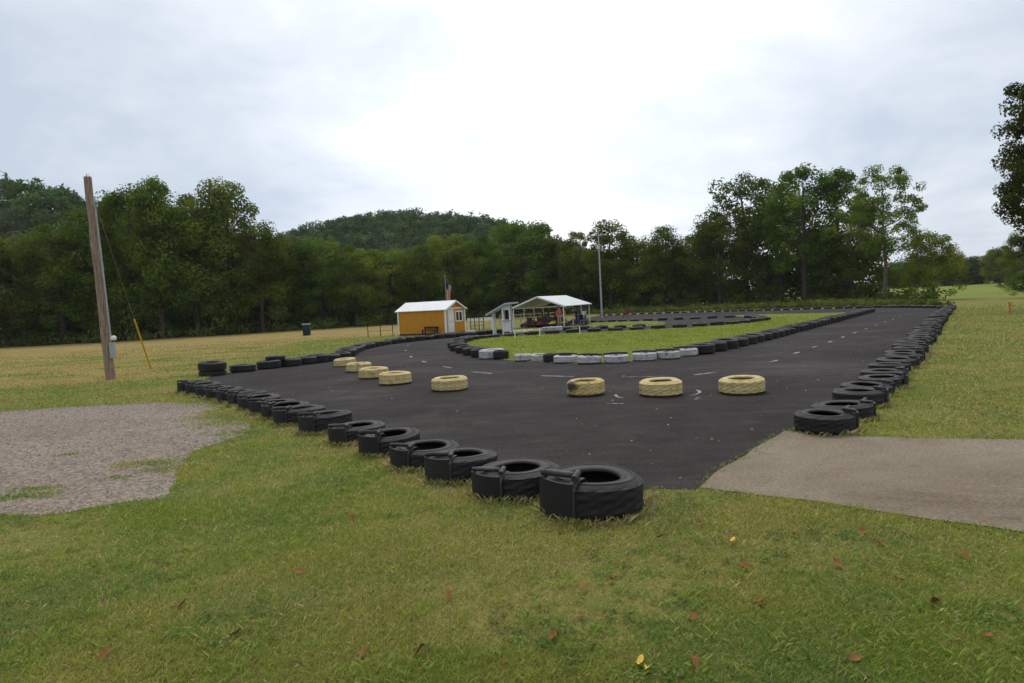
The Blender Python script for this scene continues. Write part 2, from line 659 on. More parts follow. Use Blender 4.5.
P = lambda *a: [gp(*p) for p in a]
front_line = P((594, 497), (517, 479), (462, 463.5), (425, 452), (390, 441), (358, 431), (325, 423), (300, 416), (270, 406.5), (240, 399), (190, 390))
right_line = P((819, 430.5), (844, 419.5), (860, 403), (880, 385), (905, 360), (925, 335), (940, 318), (950, 309))
back_left = P((213, 375), (242, 371), (270, 368), (300, 364), (330, 360), (345, 358))
outer_curve = P((345, 357), (352, 352.5), (362, 349), (390, 343.8), (430, 339.5), (470, 336), (500, 333.2), (545, 330.8))
pit_edge = P((570, 328), (592, 323), (578, 319.5))
far_edge = P((950, 308.4), (900, 307.4), (850, 308.2), (800, 309.6), (700, 312.2), (600, 315.6))
isl_front = P((455, 348), (458, 351), (466, 353.8), (480, 357), (500, 359.6), (523, 361.5), (562, 363.4), (590, 363.4), (614, 362.4), (640, 361.2), (665, 359.8), (685, 357),
              (700, 354), (750, 343), (800, 330), (840, 320), (870, 312))
isl_top = P((800, 313.6), (730, 315.2), (738, 316.4), (757, 317.6), (768, 320))
isl_back = P((740, 324), (700, 327), (640, 330), (560, 333.8), (520, 335.6), (490, 337.8), (470, 340.8), (458, 345))
mini = P((588, 327.5), (588, 322.5), (640, 321), (660, 321.5), (668, 323.5), (655, 326), (620, 327.3))
gravel_px = P((-160, 425), (-30, 414), (30, 409.5), (90, 406), (150, 402.5), (205, 403), (222, 408), (205, 413), (243, 424), (250, 430), (238, 437), (214, 445), (192, 454), (180, 466), (174, 480),
              (166, 497), (120, 504), (60, 513), (0, 517), (-120, 528), (-300, 540))
conc_px = P((785, 431), (822, 434), (860, 437), (940, 439), (1024, 440), (1500, 447), (1500, 640), (1024, 533), (960, 524), (900, 515), (800, 500), (700, 488.5), (722, 470), (750, 452))

front_path = chaikin(front_line, 2)
right_path = chaikin(right_line, 2)
outer_path = chaikin(outer_curve, 2)
far_path = chaikin(far_edge, 2)
isl_front_path = chaikin(isl_front, 2)
isl_back_path = chaikin([isl_front[-1]] + isl_top + isl_back + [isl_front[0]], 2)

track_out = (list(reversed(front_path)) + P((650, 489), (695, 490), (742, 457), (787, 431)) + right_path + far_path + list(reversed(pit_edge)) + list(reversed(outer_path))
             + list(reversed(back_left)))
track_out = smooth_closed(track_out, .35, .05, 3)
island_out = smooth_closed(isl_front_path + isl_back_path[1:-1], .5, .06, 11)
mini_out = smooth_closed(chaikin(mini, 2, True), .5, .06, 12)
gravel_out = smooth_closed(gravel_px, .15, .16, 21)
conc_out = smooth_closed(conc_px, .15, .045, 31)


def in_poly(X, Y, poly):
    poly = np.array(poly)
    x1, y1 = poly[:, 0], poly[:, 1]
    x2, y2 = np.roll(x1, -1), np.roll(y1, -1)
    ins = np.zeros(X.shape, bool)
    for a, b, c, d in zip(x1, y1, x2, y2):
        if b == d: continue
        cond = (b > Y) != (d > Y)
        ins ^= cond & (X < (c - a) * (Y - b) / (d - b) + a)
    return ins


def build_ground():
    xs = np.concatenate([-np.geomspace(1600, 45, 22), np.arange(-44, 45, 2.0), np.geomspace(45, 1600, 22)])
    X, Y = np.meshgrid(xs, YL)
    Z = np.interp(Y, YL, ZL)
    V = np.stack([X, Y, Z], -1).reshape(-1, 3)
    ny, nx = X.shape
    i = np.arange(ny - 1)[:, None] * nx + np.arange(nx - 1)[None]
    Q = np.stack([i, i + 1, i + nx + 1, i + nx], -1).reshape(-1, 4)
    x, y = V[:, 0], V[:, 1]
    # the uncut hay field lies to the left, beyond the lot and the track; lush pasture far right
    dry = sstep(-x - .22 * (y - 19), 6.6, 11.3) * sstep(y, 17, 22) * .78
    dry = np.maximum(dry, sstep(-x + (y - 67) * .09, 4, 9) * sstep(y, 53, 62) * .7)
    dry = np.maximum(dry, .30 * sstep(x - .67 * y, -3, 1) * sstep(y, 5, 9) * (1 - sstep(y, 22, 40)))
    lush = sstep(x * 1.05 + y * .75, 120, 150) * sstep(x, 30, 60) * .8
    tint = np.stack([dry, lush, np.zeros_like(dry)], -1)
    o = link('ground', np_mesh('ground', V, Q, tint, True), M['ground'])
    tag(o, kind='structure')


build_ground()
track = sheet('track', track_out, .004, M['asphalt'])
sheet('gravel_lot', gravel_out, .004, M['gravel'])
sheet('driveway', conc_out, .008, M['concrete'])
sheet('infield_lawn', island_out, .008, M['ground'], (0, .85, 0))
sheet('small_lawn', mini_out, .008, M['ground'], (0, .55, 0))
pad_out = P((514, 332.6), (512, 330.2), (546, 328.2), (566, 328.6), (566, 330), (546, 330.6))
sheet('concrete_pad', pad_out, .012, plain('pale_concrete', (.42, .36, .28), .9, .2, var=.2, scale=1.5))


# lane markings
def dash(px, py, length, width, ang):
    x, y = gp(px, py)
    n = 6
    top, bot = [], []
    d = Vector((math.cos(ang), math.sin(ang)))
    s = Vector((-d.y, d.x))
    ol = []
    for k in range(n + 1):
        ol.append(Vector((x, y)) + d * (k / n - .5) * length + s * (width / 2 + random.uniform(-.012, .012)))
    for k in range(n, -1, -1):
        ol.append(Vector((x, y)) + d * (k / n - .5) * length - s * (width / 2 + random.uniform(-.012, .012)))
    o = sheet('lane_dash', [(p.x, p.y) for p in ol], .010, M['dash'])
    del o['kind']
    o.parent = track


dash_px = [(408, 345.5), (405.5, 350.5), (411, 357), (424, 362), (448, 367.6), (482, 373), (557, 376.5), (643, 377), (705, 374), (773, 361.5), (797, 353), (815, 347), (830, 342), (843, 337.2),
           (855, 333), (866, 329), (876, 325.3), (885, 322), (893, 319.4), (900, 317)]
dw = [gp(*p) for p in dash_px]
for i, p in enumerate(dash_px):
    a = Vector(dw[max(i - 1, 0)])
    b = Vector(dw[min(i + 1, len(dw) - 1)])
    dd = b - a
    dash(p[0], p[1], .62 if i not in (4, 5, 6, 7) else .9, .10, math.atan2(dd.y, dd.x))
for px, py, a in ((615, 404, -30), (697, 399, 60)):
    dash(px, py, .28, .05, R(a))


# scuffed paint arcs around the third yellow tyre
def arc_mark(cx, cy, r_, a0, a1, w):
    ol = [(cx + (r_ + w / 2) * math.cos(a0 + (a1 - a0) * k / 14), cy + (r_ + w / 2) * math.sin(a0 + (a1 - a0) * k / 14)) for k in range(15)]
    ol += [(cx + (r_ - w / 2) * math.cos(a0 + (a1 - a0) * k / 14), cy + (r_ - w / 2) * math.sin(a0 + (a1 - a0) * k / 14)) for k in range(14, -1, -1)]
    o = sheet('lane_dash', ol, .010, M['dash'])
    del o['kind']
    o.parent = track


c_ = gp(661, 394)
arc_mark(c_[0] - .05, c_[1], .72, R(165), R(205), .045)
arc_mark(c_[0] + .05, c_[1] + .1, .62, R(-55), R(10), .045)

# ------------------------------------------------------------------ tyres
def tyre_mesh(D=.84, W=.32, seg=48, seed=0, tread=True, name='tyre'):
    r_ = random.Random(seed)
    Ro = D / 2
    ri = Ro * r_.uniform(.52, .58)
    h = W
    # profile from the inner lower bead round the outside to the inner upper bead, then the inside
    prof = [(ri, h * .10), (ri * 1.06, h * .02), (Ro * .72, 0), (Ro * .90, h * .035), (Ro * .97, h * .11)]
    k0 = len(prof)
    zs = [.14, .23, .25, .36, .38, .49, .51, .62, .64, .75, .77, .86]
    prof += [(Ro, h * z) for z in zs]
    k1 = len(prof)
    prof += [(Ro * .97, h * .89), (Ro * .90, h * .965), (Ro * .83, h * .985), (Ro * .825, h * 1.012), (Ro * .80, h * 1.012), (Ro * .795, h * .992), (Ro * .72, h), (Ro * .64, h * .985), (Ro * .635, h * .995), (ri * 1.06, h * .96), (ri, h * .90), (ri * 1.02, h * .86),
             (Ro * .72, h * .90), (Ro * .90, h * .80), (Ro * .92, h * .5), (Ro * .90, h * .2), (Ro * .72, h * .10), (ri * 1.02, h * .14)]
    m = len(prof)
    vs, fs, sm = [], [], []
    ph = r_.uniform(0, 6)
    for k in range(seg):
        a = 2 * math.pi * k / seg
        wob = 1 + .018 * math.sin(2 * a + ph) + .009 * math.sin(3 * a + 2 * ph)
        for i, (q, z) in enumerate(prof):
            rr = q
            if tread:
                if k0 <= i < k1:
                    row = (i - k0 + 1) // 2
                    if (i - k0) % 2 == 0 and 0 < i - k0: pass
                    rr = q - (.007 if ((k + (row % 2) * 2 + seed) % 4 == 0) else 0) + (.004 if row % 3 == seed % 3 else 0) - (.007 if row in (1, 3, 5) and False else 0)
                elif i in (k0 - 1, k1):
                    rr = q - (.014 if k % 4 in (0,) else 0)
            zz = z + (.007 * math.sin(a + ph) + .003 * math.sin(3 * a + ph)) * (z / h)
            vs.append((rr * wob * math.cos(a), rr * wob * math.sin(a), zz))
    for k in range(seg):
        k2 = (k + 1) % seg
        for i in range(m):
            j = (i + 1) % m
            fs.append((k * m + i, k2 * m + i, k2 * m + j, k * m + j))
            sm.append(not (k0 - 1 <= i < k1))
    me = bpy.data.meshes.new(name)
    me.from_pydata(vs, [], fs)
    me.polygons.foreach_set('use_smooth', sm)
    me.update()
    return me


BLACK_MESH = [tyre_mesh(.84, w, 48, s, name='tyre') for s, w in ((1, .275), (2, .26), (3, .29), (4, .25), (5, .28))]
for me in BLACK_MESH: me.materials.append(M['rubber'])
FAR_MESH = tyre_mesh(.84, .30, 20, 5, False)
FAR_MESH.materials.append(M['rubber'])


def link_parts(me, root, side=1):
    """what ties one tyre to the next: a strip of tread standing on the grass side, a bar lying along the top, a strap round the tyre wall.
    side=+1: strip at local -X (grass side to the left), -1 mirrored"""
    Ro, h = .42, .28
    sx = side
    ang = lambda d: (math.pi - R(d)) if sx > 0 else R(d)
    pt = lambda r_, d, z: (r_ * math.cos(ang(d)), r_ * math.sin(ang(d)), z)
    # standing strip of tread
    mb = MB()
    n = 9
    inner, outer = [], []
    for k in range(n):
        d = -4 - 54 * k / (n - 1)
        outer.append(pt(Ro + .055 - .03 * k / (n - 1), d, 0))
        inner.append(pt(Ro + .022 - .03 * k / (n - 1) + .008, d, 0))
    vs = [(x, y, z) for z in (0, h + .004) for x, y, _ in outer] + [(x, y, z) for z in (0, h + .004) for x, y, _ in inner]
    fs = []
    for k in range(n - 1):
        fs += [(k, k + 1, n + k + 1, n + k), (2 * n + k + 1, 2 * n + k, 3 * n + k, 3 * n + k + 1), (n + k, n + k + 1, 3 * n + k + 1, 3 * n + k), (k + 1, k, 2 * n + k, 2 * n + k + 1)]
    fs += [(0, n, 3 * n, 2 * n), (n - 1, 2 * n + n - 1, 4 * n - 1, 2 * n - 1)]
    mb.add(vs, fs)
    a = mb.build('tread_strip', M['rubber'], root)
    # bar on top
    mb = MB()
    p0, p1 = Vector(pt(Ro + .04, -8, h + .032)), Vector(pt(Ro * .66, -46, h + .036))
    mb.tube([p0, p0.lerp(p1, .33) + Vector((0, 0, .006)), p0.lerp(p1, .66), p1], [.024, .027, .026, .025], 10)
    b = mb.build('tie_bar', M['strap'], root)
    # strap round the wall of the tyre: out of the hole, over the top and down the outside
    mb = MB()
    w = .032
    d = -58
    rad = Vector((math.cos(ang(d)), math.sin(ang(d)), 0))
    tan = Vector((-rad.y, rad.x, 0))
    path = [(Ro * .50, h - .05), (Ro * .54, h + .006), (Ro * .60, h + .020), (Ro * .80, h + .020), (Ro * .955, h - .002), (Ro + .016, h - .05), (Ro + .019, h * .5), (Ro + .017, .004)]
    vs, fs = [], []
    for r_, z in path:
        for s in (-1, 1):
            vs.append(rad * r_ + tan * w * s + Vector((0, 0, z)))
        for s in (-1, 1):
            vs.append(rad * (r_ - .010) + tan * w * s + Vector((0, 0, z - .010)))
    for k in range(len(path) - 1):
        q = 4 * k
        fs += [(q, q + 1, q + 5, q + 4), (q + 2, q + 6, q + 7, q + 3), (q, q + 4, q + 6, q + 2), (q + 1, q + 3, q + 7, q + 5)]
    fs += [(0, 2, 3, 1)]
    e = len(path) * 4 - 4
    fs += [(e, e + 1, e + 3, e + 2)]
    mb.add(vs, fs)
    c = mb.build('strap', M['strap'], root)
    # the short end of bar that pins the strap
    mb = MB()
    p0 = Vector(pt(Ro * .58, -50, h + .05))
    p1 = Vector(pt(Ro * .98, -60, h + .040))
    mb.tube([p0, p0.lerp(p1, .5), p1], [.027, .028, .026], 10)
    mb.build('pin_bar', M['strap'], root)


tyre_spots = []


def put_tyre(px_xy, label, group, mesh, name='tyre', scale=(1, 1, 1), rz=None, tilt=True, z=0.0, proto=None):
    X, Y = px_xy
    if proto is not None:
        o = proto if not proto.get('used') else copy_tree(proto)
        proto['used'] = 1
    else:
        o = bpy.data.objects.new(name, mesh)
        col.objects.link(o)
    if 'used' in o: pass
    slope = (zt(Y + .3) - zt(Y - .3)) / .6
    o.location = (X, Y, zt(Y) + .006 + z)
    o.rotation_euler = (math.atan(slope) + (random.uniform(-.03, .03) if tilt else 0), random.uniform(-.03, .03) if tilt else 0, random.uniform(0, 6.28) if rz is None else rz)
    o.scale = scale
    tag(o, label, 'tyre', group)
    tyre_spots.append((X, Y, .42 * scale[0]))
    return o


def walk(path, spacing, start=0.0):
    """points every `spacing` metres along a path, with direction"""
    out = []
    acc = -start
    for a, b in zip(path[:-1], path[1:]):
        a, b = Vector(a), Vector(b)
        L = (b - a).length
        t = -acc
        while t <= L:
            if t >= 0:
                out.append((a.lerp(b, t / L), (b - a).normalized()))
            t += spacing
        acc = -(t - L)
    return out


def make_linked(side, k=0):
    root = bpy.data.objects.new('linked_tyre', BLACK_MESH[k])
    col.objects.link(root)
    link_parts(None, root, side)
    return root


# --- front-left row, nearest first
protoL = [make_linked(1, k) for k in range(5)]
row = [gp(595, 508.5), gp(519, 490.5), gp(464, 475), gp(428, 463), gp(392, 451), gp(360, 440), gp(328, 430), gp(302, 422)]
row += [(p.x, p.y) for p, d in walk(chaikin([row[-1]] + P((270, 410), (240, 401.5), (194, 391)), 2), .80)][1:]
row_d = Vector((-.73, .68))
for i, p in enumerate(row):
    lab = ('big black tyre at the near corner of the asphalt, closest to the camera' if i == 0 else
           f'{nth(i + 1)} black tyre from the near corner along the front-left edge of the asphalt')
    s = .93 if i == 0 else random.uniform(.80, .90)
    put_tyre(p, lab, 'black tyres tied along the front-left edge', None, scale=(s, s, random.uniform(.74, .88) if i else 1.0), rz=R(random.uniform(-12, 12)) + (R(8) if i else R(2)), proto=protoL[(i * 2) % 5])

# --- right row along the straight, nearest first
protoR = [make_linked(-1, k) for k in range(5)]
right_pts = walk(right_path, 1.0)
for i, (p, d) in enumerate(right_pts):
    lab = ('black tyre at the end of the right-hand row, beside the concrete driveway' if i == 0 else
           f'{nth(i + 1)} black tyre from the driveway along the right edge of the straight')
    s = random.uniform(.80, .92) if i else .80
    off = Vector((random.uniform(-.06, .06), random.uniform(-.06, .06)))
    q = p + off
    if i < 30:
        o = put_tyre((q.x, q.y), lab, 'black tyres along the right edge of the straight', None, scale=(s, s, random.uniform(.62, .80)), rz=R(random.uniform(-15, 15) + 20), proto=protoR[(i * 2) % 5])
    else:
        put_tyre((q.x, q.y), lab, 'black tyres along the right edge of the straight', FAR_MESH, scale=(s, s, random.uniform(.75, .95)))

# --- back-left edge
bl = [(213, 375.5), (243, 371.8), (269, 368.5), (290, 366), (306, 364), (318, 362.5), (330, 361), (341, 359.5)]
for i, p in enumerate(bl):
    if i == 0:
        put_tyre(gp(*p), 'flat black tyre at the bottom of the stack of two at the far-left corner', 'black tyres along the back-left edge', BLACK_MESH[0], scale=(.98, .98, .55))
        put_tyre(gp(*p), 'black tyre lying on top of another at the far-left corner of the asphalt', 'black tyres along the back-left edge', BLACK_MESH[2], scale=(.98, .98, .95), z=.155)
    else:
        put_tyre(gp(*p), f'{nth(i)} black tyre right of the stacked pair, along the back-left edge', 'black tyres along the back-left edge', BLACK_MESH[i % 3],
                 scale=(.95, .95, random.uniform(.9, 1.05)))
q = gp(276, 367.4)
put_tyre(q, 'worn black tyre lying half on top of the back-left row', 'black tyres along the back-left edge', BLACK_MESH[1], scale=(.8, .8, .5), z=.27)

# --- outer edge of the left bend
for i, (p, d) in enumerate(walk(chaikin(outer_curve[:7], 2), 1.05, .4)):
    put_tyre((p.x, p.y), f'{nth(i + 1)} black tyre along the outer edge of the left bend, counted towards the shed', 'black tyres round the left bend', BLACK_MESH[i % 3] if i < 12 else FAR_MESH,
             scale=(1, 1, random.uniform(.85, 1.05)))

# --- yellow tyres on the asphalt
yel = [((742, 392.5), .745, 'bright pale yellow tyre, rightmost of the yellow row', 'yellow', .245), ((661, 394.7), .71, 'plain yellow tyre, second from the right in the yellow row', 'yellow', .25),
       ((586, 394.7), .655, 'yellow tyre with a large dark worn patch on its upper left side', 'yellow_worn', .26), ((450, 389.7), .745, 'yellow tyre with deep tread grooves, alone right of the clustered four', 'yellow', .25),
       ((395.5, 383.8), .75, 'pale yellow tyre, nearest of the four clustered at the left bend', 'yellow', .265), ((374, 377.8), .77, 'pale yellow tyre, second nearest of the clustered four', 'yellow', .26),
       ((359, 371.3), .74, 'yellow tyre, third nearest of the clustered four at the left', 'yellow', .25), ((345, 366), .72, 'yellow tyre, farthest of the cluster and against the black tyre row', 'yellow', .25)]
for i, (p, D, lab, mt, W) in enumerate(yel):
    me = tyre_mesh(D, W, 56, 20 + i, True)
    me.materials.append(M[mt])
    o = put_tyre(gp(*p), lab, 'yellow painted tyres across the track', me, rz=0 if mt == 'yellow_worn' else None, tilt=False)

# --- white tyres on the near edge of the infield
wh = [((523.5, 361), 'first'), ((540.5, 361), 'second'), ((565.5, 362.6), 'third'), ((589.5, 363.4), 'fourth'), ((616.5, 362.4), 'fifth'), ((644.5, 360.2), 'sixth'), ((667.5, 358.6), 'seventh'), ((686, 355.8), 'eighth')]
for i, (p, w) in enumerate(wh):
    me = tyre_mesh(.67 if i > 1 else .54, .205, 44, 40 + i, True)
    me.materials.append(M['white'])
    o = put_tyre(gp(*p), f'{w} faded white tyre from the left along the near edge of the infield', 'white painted tyres along the infield', me)
    if i in (2, 3, 4, 5, 6, 7):
        mb = MB()
        mb.tube([(-.34, .10, .225), (0, .17, .24), (.32, .10, .225)], [.03, .032, .03], 8)
        mb.tube([(.0, .05, .23), (.02, .30, .23)], [.03, .03], 8)
        b = mb.build('tie_bar', M['strap'], o)
        o.rotation_euler.z = R(random.uniform(-20, 20))
for px, py in ((550.5, 362),):
    put_tyre(gp(px, py), 'small black tyre wedged between the second and third white tyres', 'black tyres round the infield', BLACK_MESH[1], scale=(.5, .5, .9))

# --- black tyres round the left tip of the infield
tip = [(501, 359), (492, 358.3), (482, 356.8), (473, 354.8), (465, 352.8), (459, 350.6), (456, 348), (457.5, 345.4), (461, 343.3), (466, 341.7)]
for i, p in enumerate(tip):
    if i == 1:
        me = tyre_mesh(.84, .30, 40, 61)
        me.materials.append(M['white'])
        put_tyre(gp(*p), 'half white tyre among the black ones at the left tip of the infield', 'white painted tyres along the infield', me)
    else:
        put_tyre(gp(*p), f'{nth(i + 1 if i < 1 else i)} black tyre round the left tip of the infield, counted from the gap', 'black tyres round the infield', BLACK_MESH[i % 3], scale=(.9 if i else .6, .9 if i else .6, 1))

# --- black tyres up the straight on the infield side
k0 = min(range(len(isl_front_path)), key=lambda k: (Vector(isl_front_path[k]) - Vector(gp(700, 354))).length)
for i, (p, d) in enumerate(walk(isl_front_path[k0:], 1.02)):
    s = random.uniform(.95, 1.03)
    put_tyre((p.x, p.y), f'{nth(i + 1)} black tyre after the white ones, up the infield side of the straight', 'black tyres along the infield side of the straight',
             BLACK_MESH[i % 3] if i < 20 else FAR_MESH, scale=(s, s, random.uniform(.92, 1.1)))
# --- far rows: too small to tell apart
rows_far = [(P((472, 340), (490, 337.6), (520, 335.6), (560, 333.6), (640, 329.8), (700, 326.8), (740, 323.8), (760, 321.3), (766, 320), (757, 318.4), (748, 317.4)), 1.3,
             'small black tyre in the row along the back of the infield', 'black tyres along the back of the infield'),
            (P((548, 331.2), (600, 329), (655, 326.8)), 1.3, 'small black tyre in the short row below the tall light pole', 'black tyres below the light pole'),
            (P((592, 322.5), (640, 321.3), (700, 318.9), (742, 317)), 1.5, 'small black tyre in the row beside the inner loop of the track', 'black tyres beside the inner loop'),
            (far_edge, 1.6, 'small black tyre in the farthest row along the back edge of the track', 'black tyres along the back edge')]
for path, sp, lab, grp in rows_far:
    for i, (p, d) in enumerate(walk(chaikin(path, 1), sp)):
        s = random.uniform(1.0, 1.12)
        put_tyre((p.x, p.y), lab, grp, FAR_MESH, scale=(s, s, random.uniform(.60, .85)))
# two pale tyres by the pit pad
for i, (px, py) in enumerate(((548, 331.6), (557, 331.2))):
    me = tyre_mesh(.84, .33, 24, 80 + i, False)
    me.materials.append(M['white'])
    put_tyre(gp(px, py), ['pale grey tyre at the end of the concrete pad, left of its twin', 'pale grey tyre beside the concrete pad, right of its twin'][i], 'pale tyres by the pit', me)

print('tyres', len(tyre_spots))

# ------------------------------------------------------------------ shed
def build_shed():
    C = gp(446.5, 334.5)
    z0 = zt(C[1])
    t = R(34)
    rz = math.atan2(math.cos(t), math.sin(t))    # local x runs along the gable end, y along the long wall
    W, L, H, RG = 2.5, 5.1, 2.02, 2.64
    root = empty('shed', (C[0], C[1], z0 - .02), rz)
    tag(root, 'small orange wooden shed with white trim and white gable roof', 'shed')
    mb = MB()
    b = .12
    vs = [(0, 0, b), (W, 0, b), (W, 0, H), (W / 2, 0, RG), (0, 0, H), (0, L, b), (W, L, b), (W, L, H), (W / 2, L, RG), (0, L, H)]
    mb.add(vs, [(0, 1, 2, 3, 4), (6, 5, 9, 8, 7), (5, 0, 4, 9), (1, 6, 7, 2), (0, 5, 6, 1)])
    wall = mb.build('wall', M['siding'], root)
    mb = MB()
    for x in (.15, W / 2, W - .15):
        mb.box((x, L / 2, b / 2 - .03), (.12, L - .1, b + .05))
    mb.build('skid', M['darkwood'], root)
    mb = MB()
    e, o_ = .16, .18
    sl = (RG - H) / (W / 2)
    th = .05
    for s in (-1, 1):
        xr = W / 2
        xe = W / 2 + s * (W / 2 + e)
        ze = H - sl * e
        vs = [(xr, -o_, RG + th * .2), (xe, -o_, ze + th * .2), (xe, L + o_, ze + th * .2), (xr, L + o_, RG + th * .2)]
        vs += [(x, y, z + th) for x, y, z in vs]
        mb.add(vs, [(0, 1, 2, 3), (7, 6, 5, 4), (0, 4, 5, 1), (1, 5, 6, 2), (2, 6, 7, 3)])
    mb.build('roof', M['roof'], root)
    mb = MB()
    for y in (-.012, L + .012):
        for x in (-.012, W + .012):
            mb.box((x + (.04 if x < 1 else -.04), y, (b + H) / 2 + .02), (.13, .03, H - b))
    for x in (-.014, W + .014):
        for y in (.04, L - .04):
            mb.box((x, y, (b + H) / 2 + .02), (.03, .13, H - b - .002))
    mb.box((W / 2, -.016, H + .04), (W - .16, .03, .10))
    for s in (-1, 1):
        a = math.atan2(-(RG - H), W / 2) * s
        M3 = Matrix.Rotation(a, 3, 'Y').inverted() if False else Matrix.Rotation(-math.atan2((RG - H), W / 2) * -s, 3, 'Y')
        mb.box((W / 2 + s * (W / 4 + .05), -.17, (RG + H) / 2 - .045), (W / 2 * 1.13, .025, .12), rot=M3)
    mb.build('trim', M['trim'], root)
    mb = MB()
    mb.box((.62, -.025, 1.05), (.80, .05, 1.84))
    d = mb.build('door', M['door'], root, bevel=.005)
    mb = MB()
    for z in (.58, 1.38):
        mb.box((.62, -.055, z), (.54, .012, .60))
    mb.build('door_panel', M['trim'], d)
    mb = MB()
    mb.lathe([(0, 0), (.03, 0), (.035, .02), (.02, .04), (0, .045)], 10, (.95, -.10, 1.1))
    mb.build('handle', M['steel'], d)
    mb = MB()
    for x in (1.24, 2.10):
        mb.box((x, -.03, 1.40), (.09, .05, .86))
    for z in (1.01, 1.79):
        mb.box((1.67, -.03, z), (.77, .05, .09))
    mb.box((1.67, -.028, 1.40), (.06, .04, .69))
    w = mb.build('window', M['trim'], root)
    mb = MB()
    for x in (1.4625, 1.8775):
        mb.box((x, -.008, 1.40), (.35, .012, .69))
    mb.build('pane', M['glass'], w)
    mb = MB()
    mb.box((.62, -.40, .07), (1.1, .55, .12))
    mb.build('step', M['darkwood'], root)
    # bench in front of the long wall
    bn = empty('bench', (0, 0, 0))
    Mw = Matrix.Translation(root.location) @ Matrix.Rotation(rz, 4, 'Z')
    bp = Mw @ Vector((-.45, 1.35, 0))
    bn.location = (bp.x, bp.y, zt(bp.y))
    bn.rotation_euler = (0, 0, rz + R(90))
    tag(bn, 'low dark brown bench against the long side of the orange shed', 'bench')
    mb = MB()
    for y in (-.14, 0, .14):
        mb.box((0, y, .42), (1.5, .12, .05))
    mb.build('seat', M['darkwood'], bn, bevel=.006)
    mb = MB()
    mb.box((0, -.24, .60), (1.5, .04, .16))
    mb.build('backrest', M['darkwood'], bn, bevel=.006)
    for s in (-1, 1):
        mb = MB()
        mb.box((s * .62, .12, .20), (.09, .09, .40))
        mb.box((s * .62, -.19, .33), (.09, .06, .66))
        mb.box((s * .62, -.03, .12), (.06, .24, .06))
        mb.build('leg', M['darkwood'], bn)
    # white plank on the ground beside the shed
    pp = Mw @ Vector((W + .5, .35, 0))
    mb = MB()
    mb.box((0, 0, .10), (1.5, .24, .16))
    for s in (-1, 1):
        mb.box((s * .6, 0, .01), (.10, .28, .03))
    o = mb.build('white_plank', M['trim'], None, (pp.x, pp.y, zt(pp.y)), bevel=.01)
    o.rotation_euler = (0, 0, R(-8))
    tag(o, 'long white plank lying low beside the shed door end', 'plank')
    return Mw


Mshed = build_shed()

# flagpole behind the shed with a limp striped flag
fp = at_depth(446.5, 300, 60.)
gz = zt(60.)
topz = at_depth(445.3, 276.5, 60.).z
fl = empty('flagpole', (fp.x - .02, 60., gz))
tag(fl, 'thin grey flagpole rising behind the orange shed roof', 'flagpole')
mb = MB()
mb.tube([(0, 0, 0), (0, 0, topz - gz)], [.035, .022], 8)
mb.build('pole', M['steel'], fl)
mb = MB()
mb.lathe([(0, -.05), (.04, -.03), (.05, 0), (.04, .03), (0, .05)], 10, (0, 0, topz - gz + .05))
mb.build('finial', M['steel'], fl)
nu, nv = 14, 20
ft = at_depth(446, 282.5, 60.).z
hgt = 1.75
vs, uvs = [], []
for j in range(nv + 1):
    v = j / nv
    for i in range(nu + 1):
        u = i / nu
        wd = .46 * (1 - .25 * math.sin(v * 2.2))
        vs.append((.03 + wd * u + .03 * math.sin(9 * u + 3 * v), .10 * math.sin(u * 11 + v * 2) * (.3 + u), ft - gz - hgt * v - .35 * u * (1 - v * .6)))
        uvs.append((u * .9 + v * .1, 1 - v))
fs = [(j * (nu + 1) + i, j * (nu + 1) + i + 1, (j + 1) * (nu + 1) + i + 1, (j + 1) * (nu + 1) + i) for j in range(nv) for i in range(nu)]
mb = MB()
mb.add(vs, fs, 0, True)
me = mb.mesh('flag')
uvl = me.uv_layers.new(name='UVMap')
for lp in me.loops: uvl.data[lp.index].uv = (uvs[lp.vertex_index][1] * -1 + 1, 1 - uvs[lp.vertex_index][0])
fo = link('flag', me, M['flag'], None, fl.location)
tag(fo, 'limp red, white and blue striped flag hanging on the pole behind the shed', 'flag')
sd = fo.modifiers.new('thick', 'SOLIDIFY')
sd.thickness = .004


# ------------------------------------------------------------------ fences
def post_obj(name, X, Y, h, w, mat, label, cat, group=None):
    mb = MB()
    mb.box((0, 0, h / 2 - .1), (w, w, h + .2))
    mb.box((0, 0, h + .01), (w * 1.25, w * 1.25, .02))
    o = mb.build(name, mat, None, (X, Y, zt(Y)))
    o.rotation_euler = (random.uniform(-.02, .02), random.uniform(-.02, .02), random.uniform(0, .4))
    return tag(o, label, cat, group)


def rail_fence(a, b, n, h, label, mat, railmat=None, rails=(.35, .7, 1.05), rr=.02, postr=.04):
    a, b = Vector(a), Vector(b)
    root = empty('fence', (a.x, a.y, zt(a.y)))
    tag(root, label, 'fence')
    for i in range(n + 1):
        p = a.lerp(b, i / n)
        mb = MB()
        mb.tube([(p.x - a.x, p.y - a.y, zt(p.y) - zt(a.y) - .1), (p.x - a.x, p.y - a.y, zt(p.y) - zt(a.y) + h)], postr, 8)
        mb.build('post', mat, root)
    d = b - a
    for z in rails:
        mb = MB()
        mb.tube([(0, 0, z), (d.x, d.y, zt(b.y) - zt(a.y) + z)], rr, 6)
        mb.build('rail', railmat or mat, root)
    return root


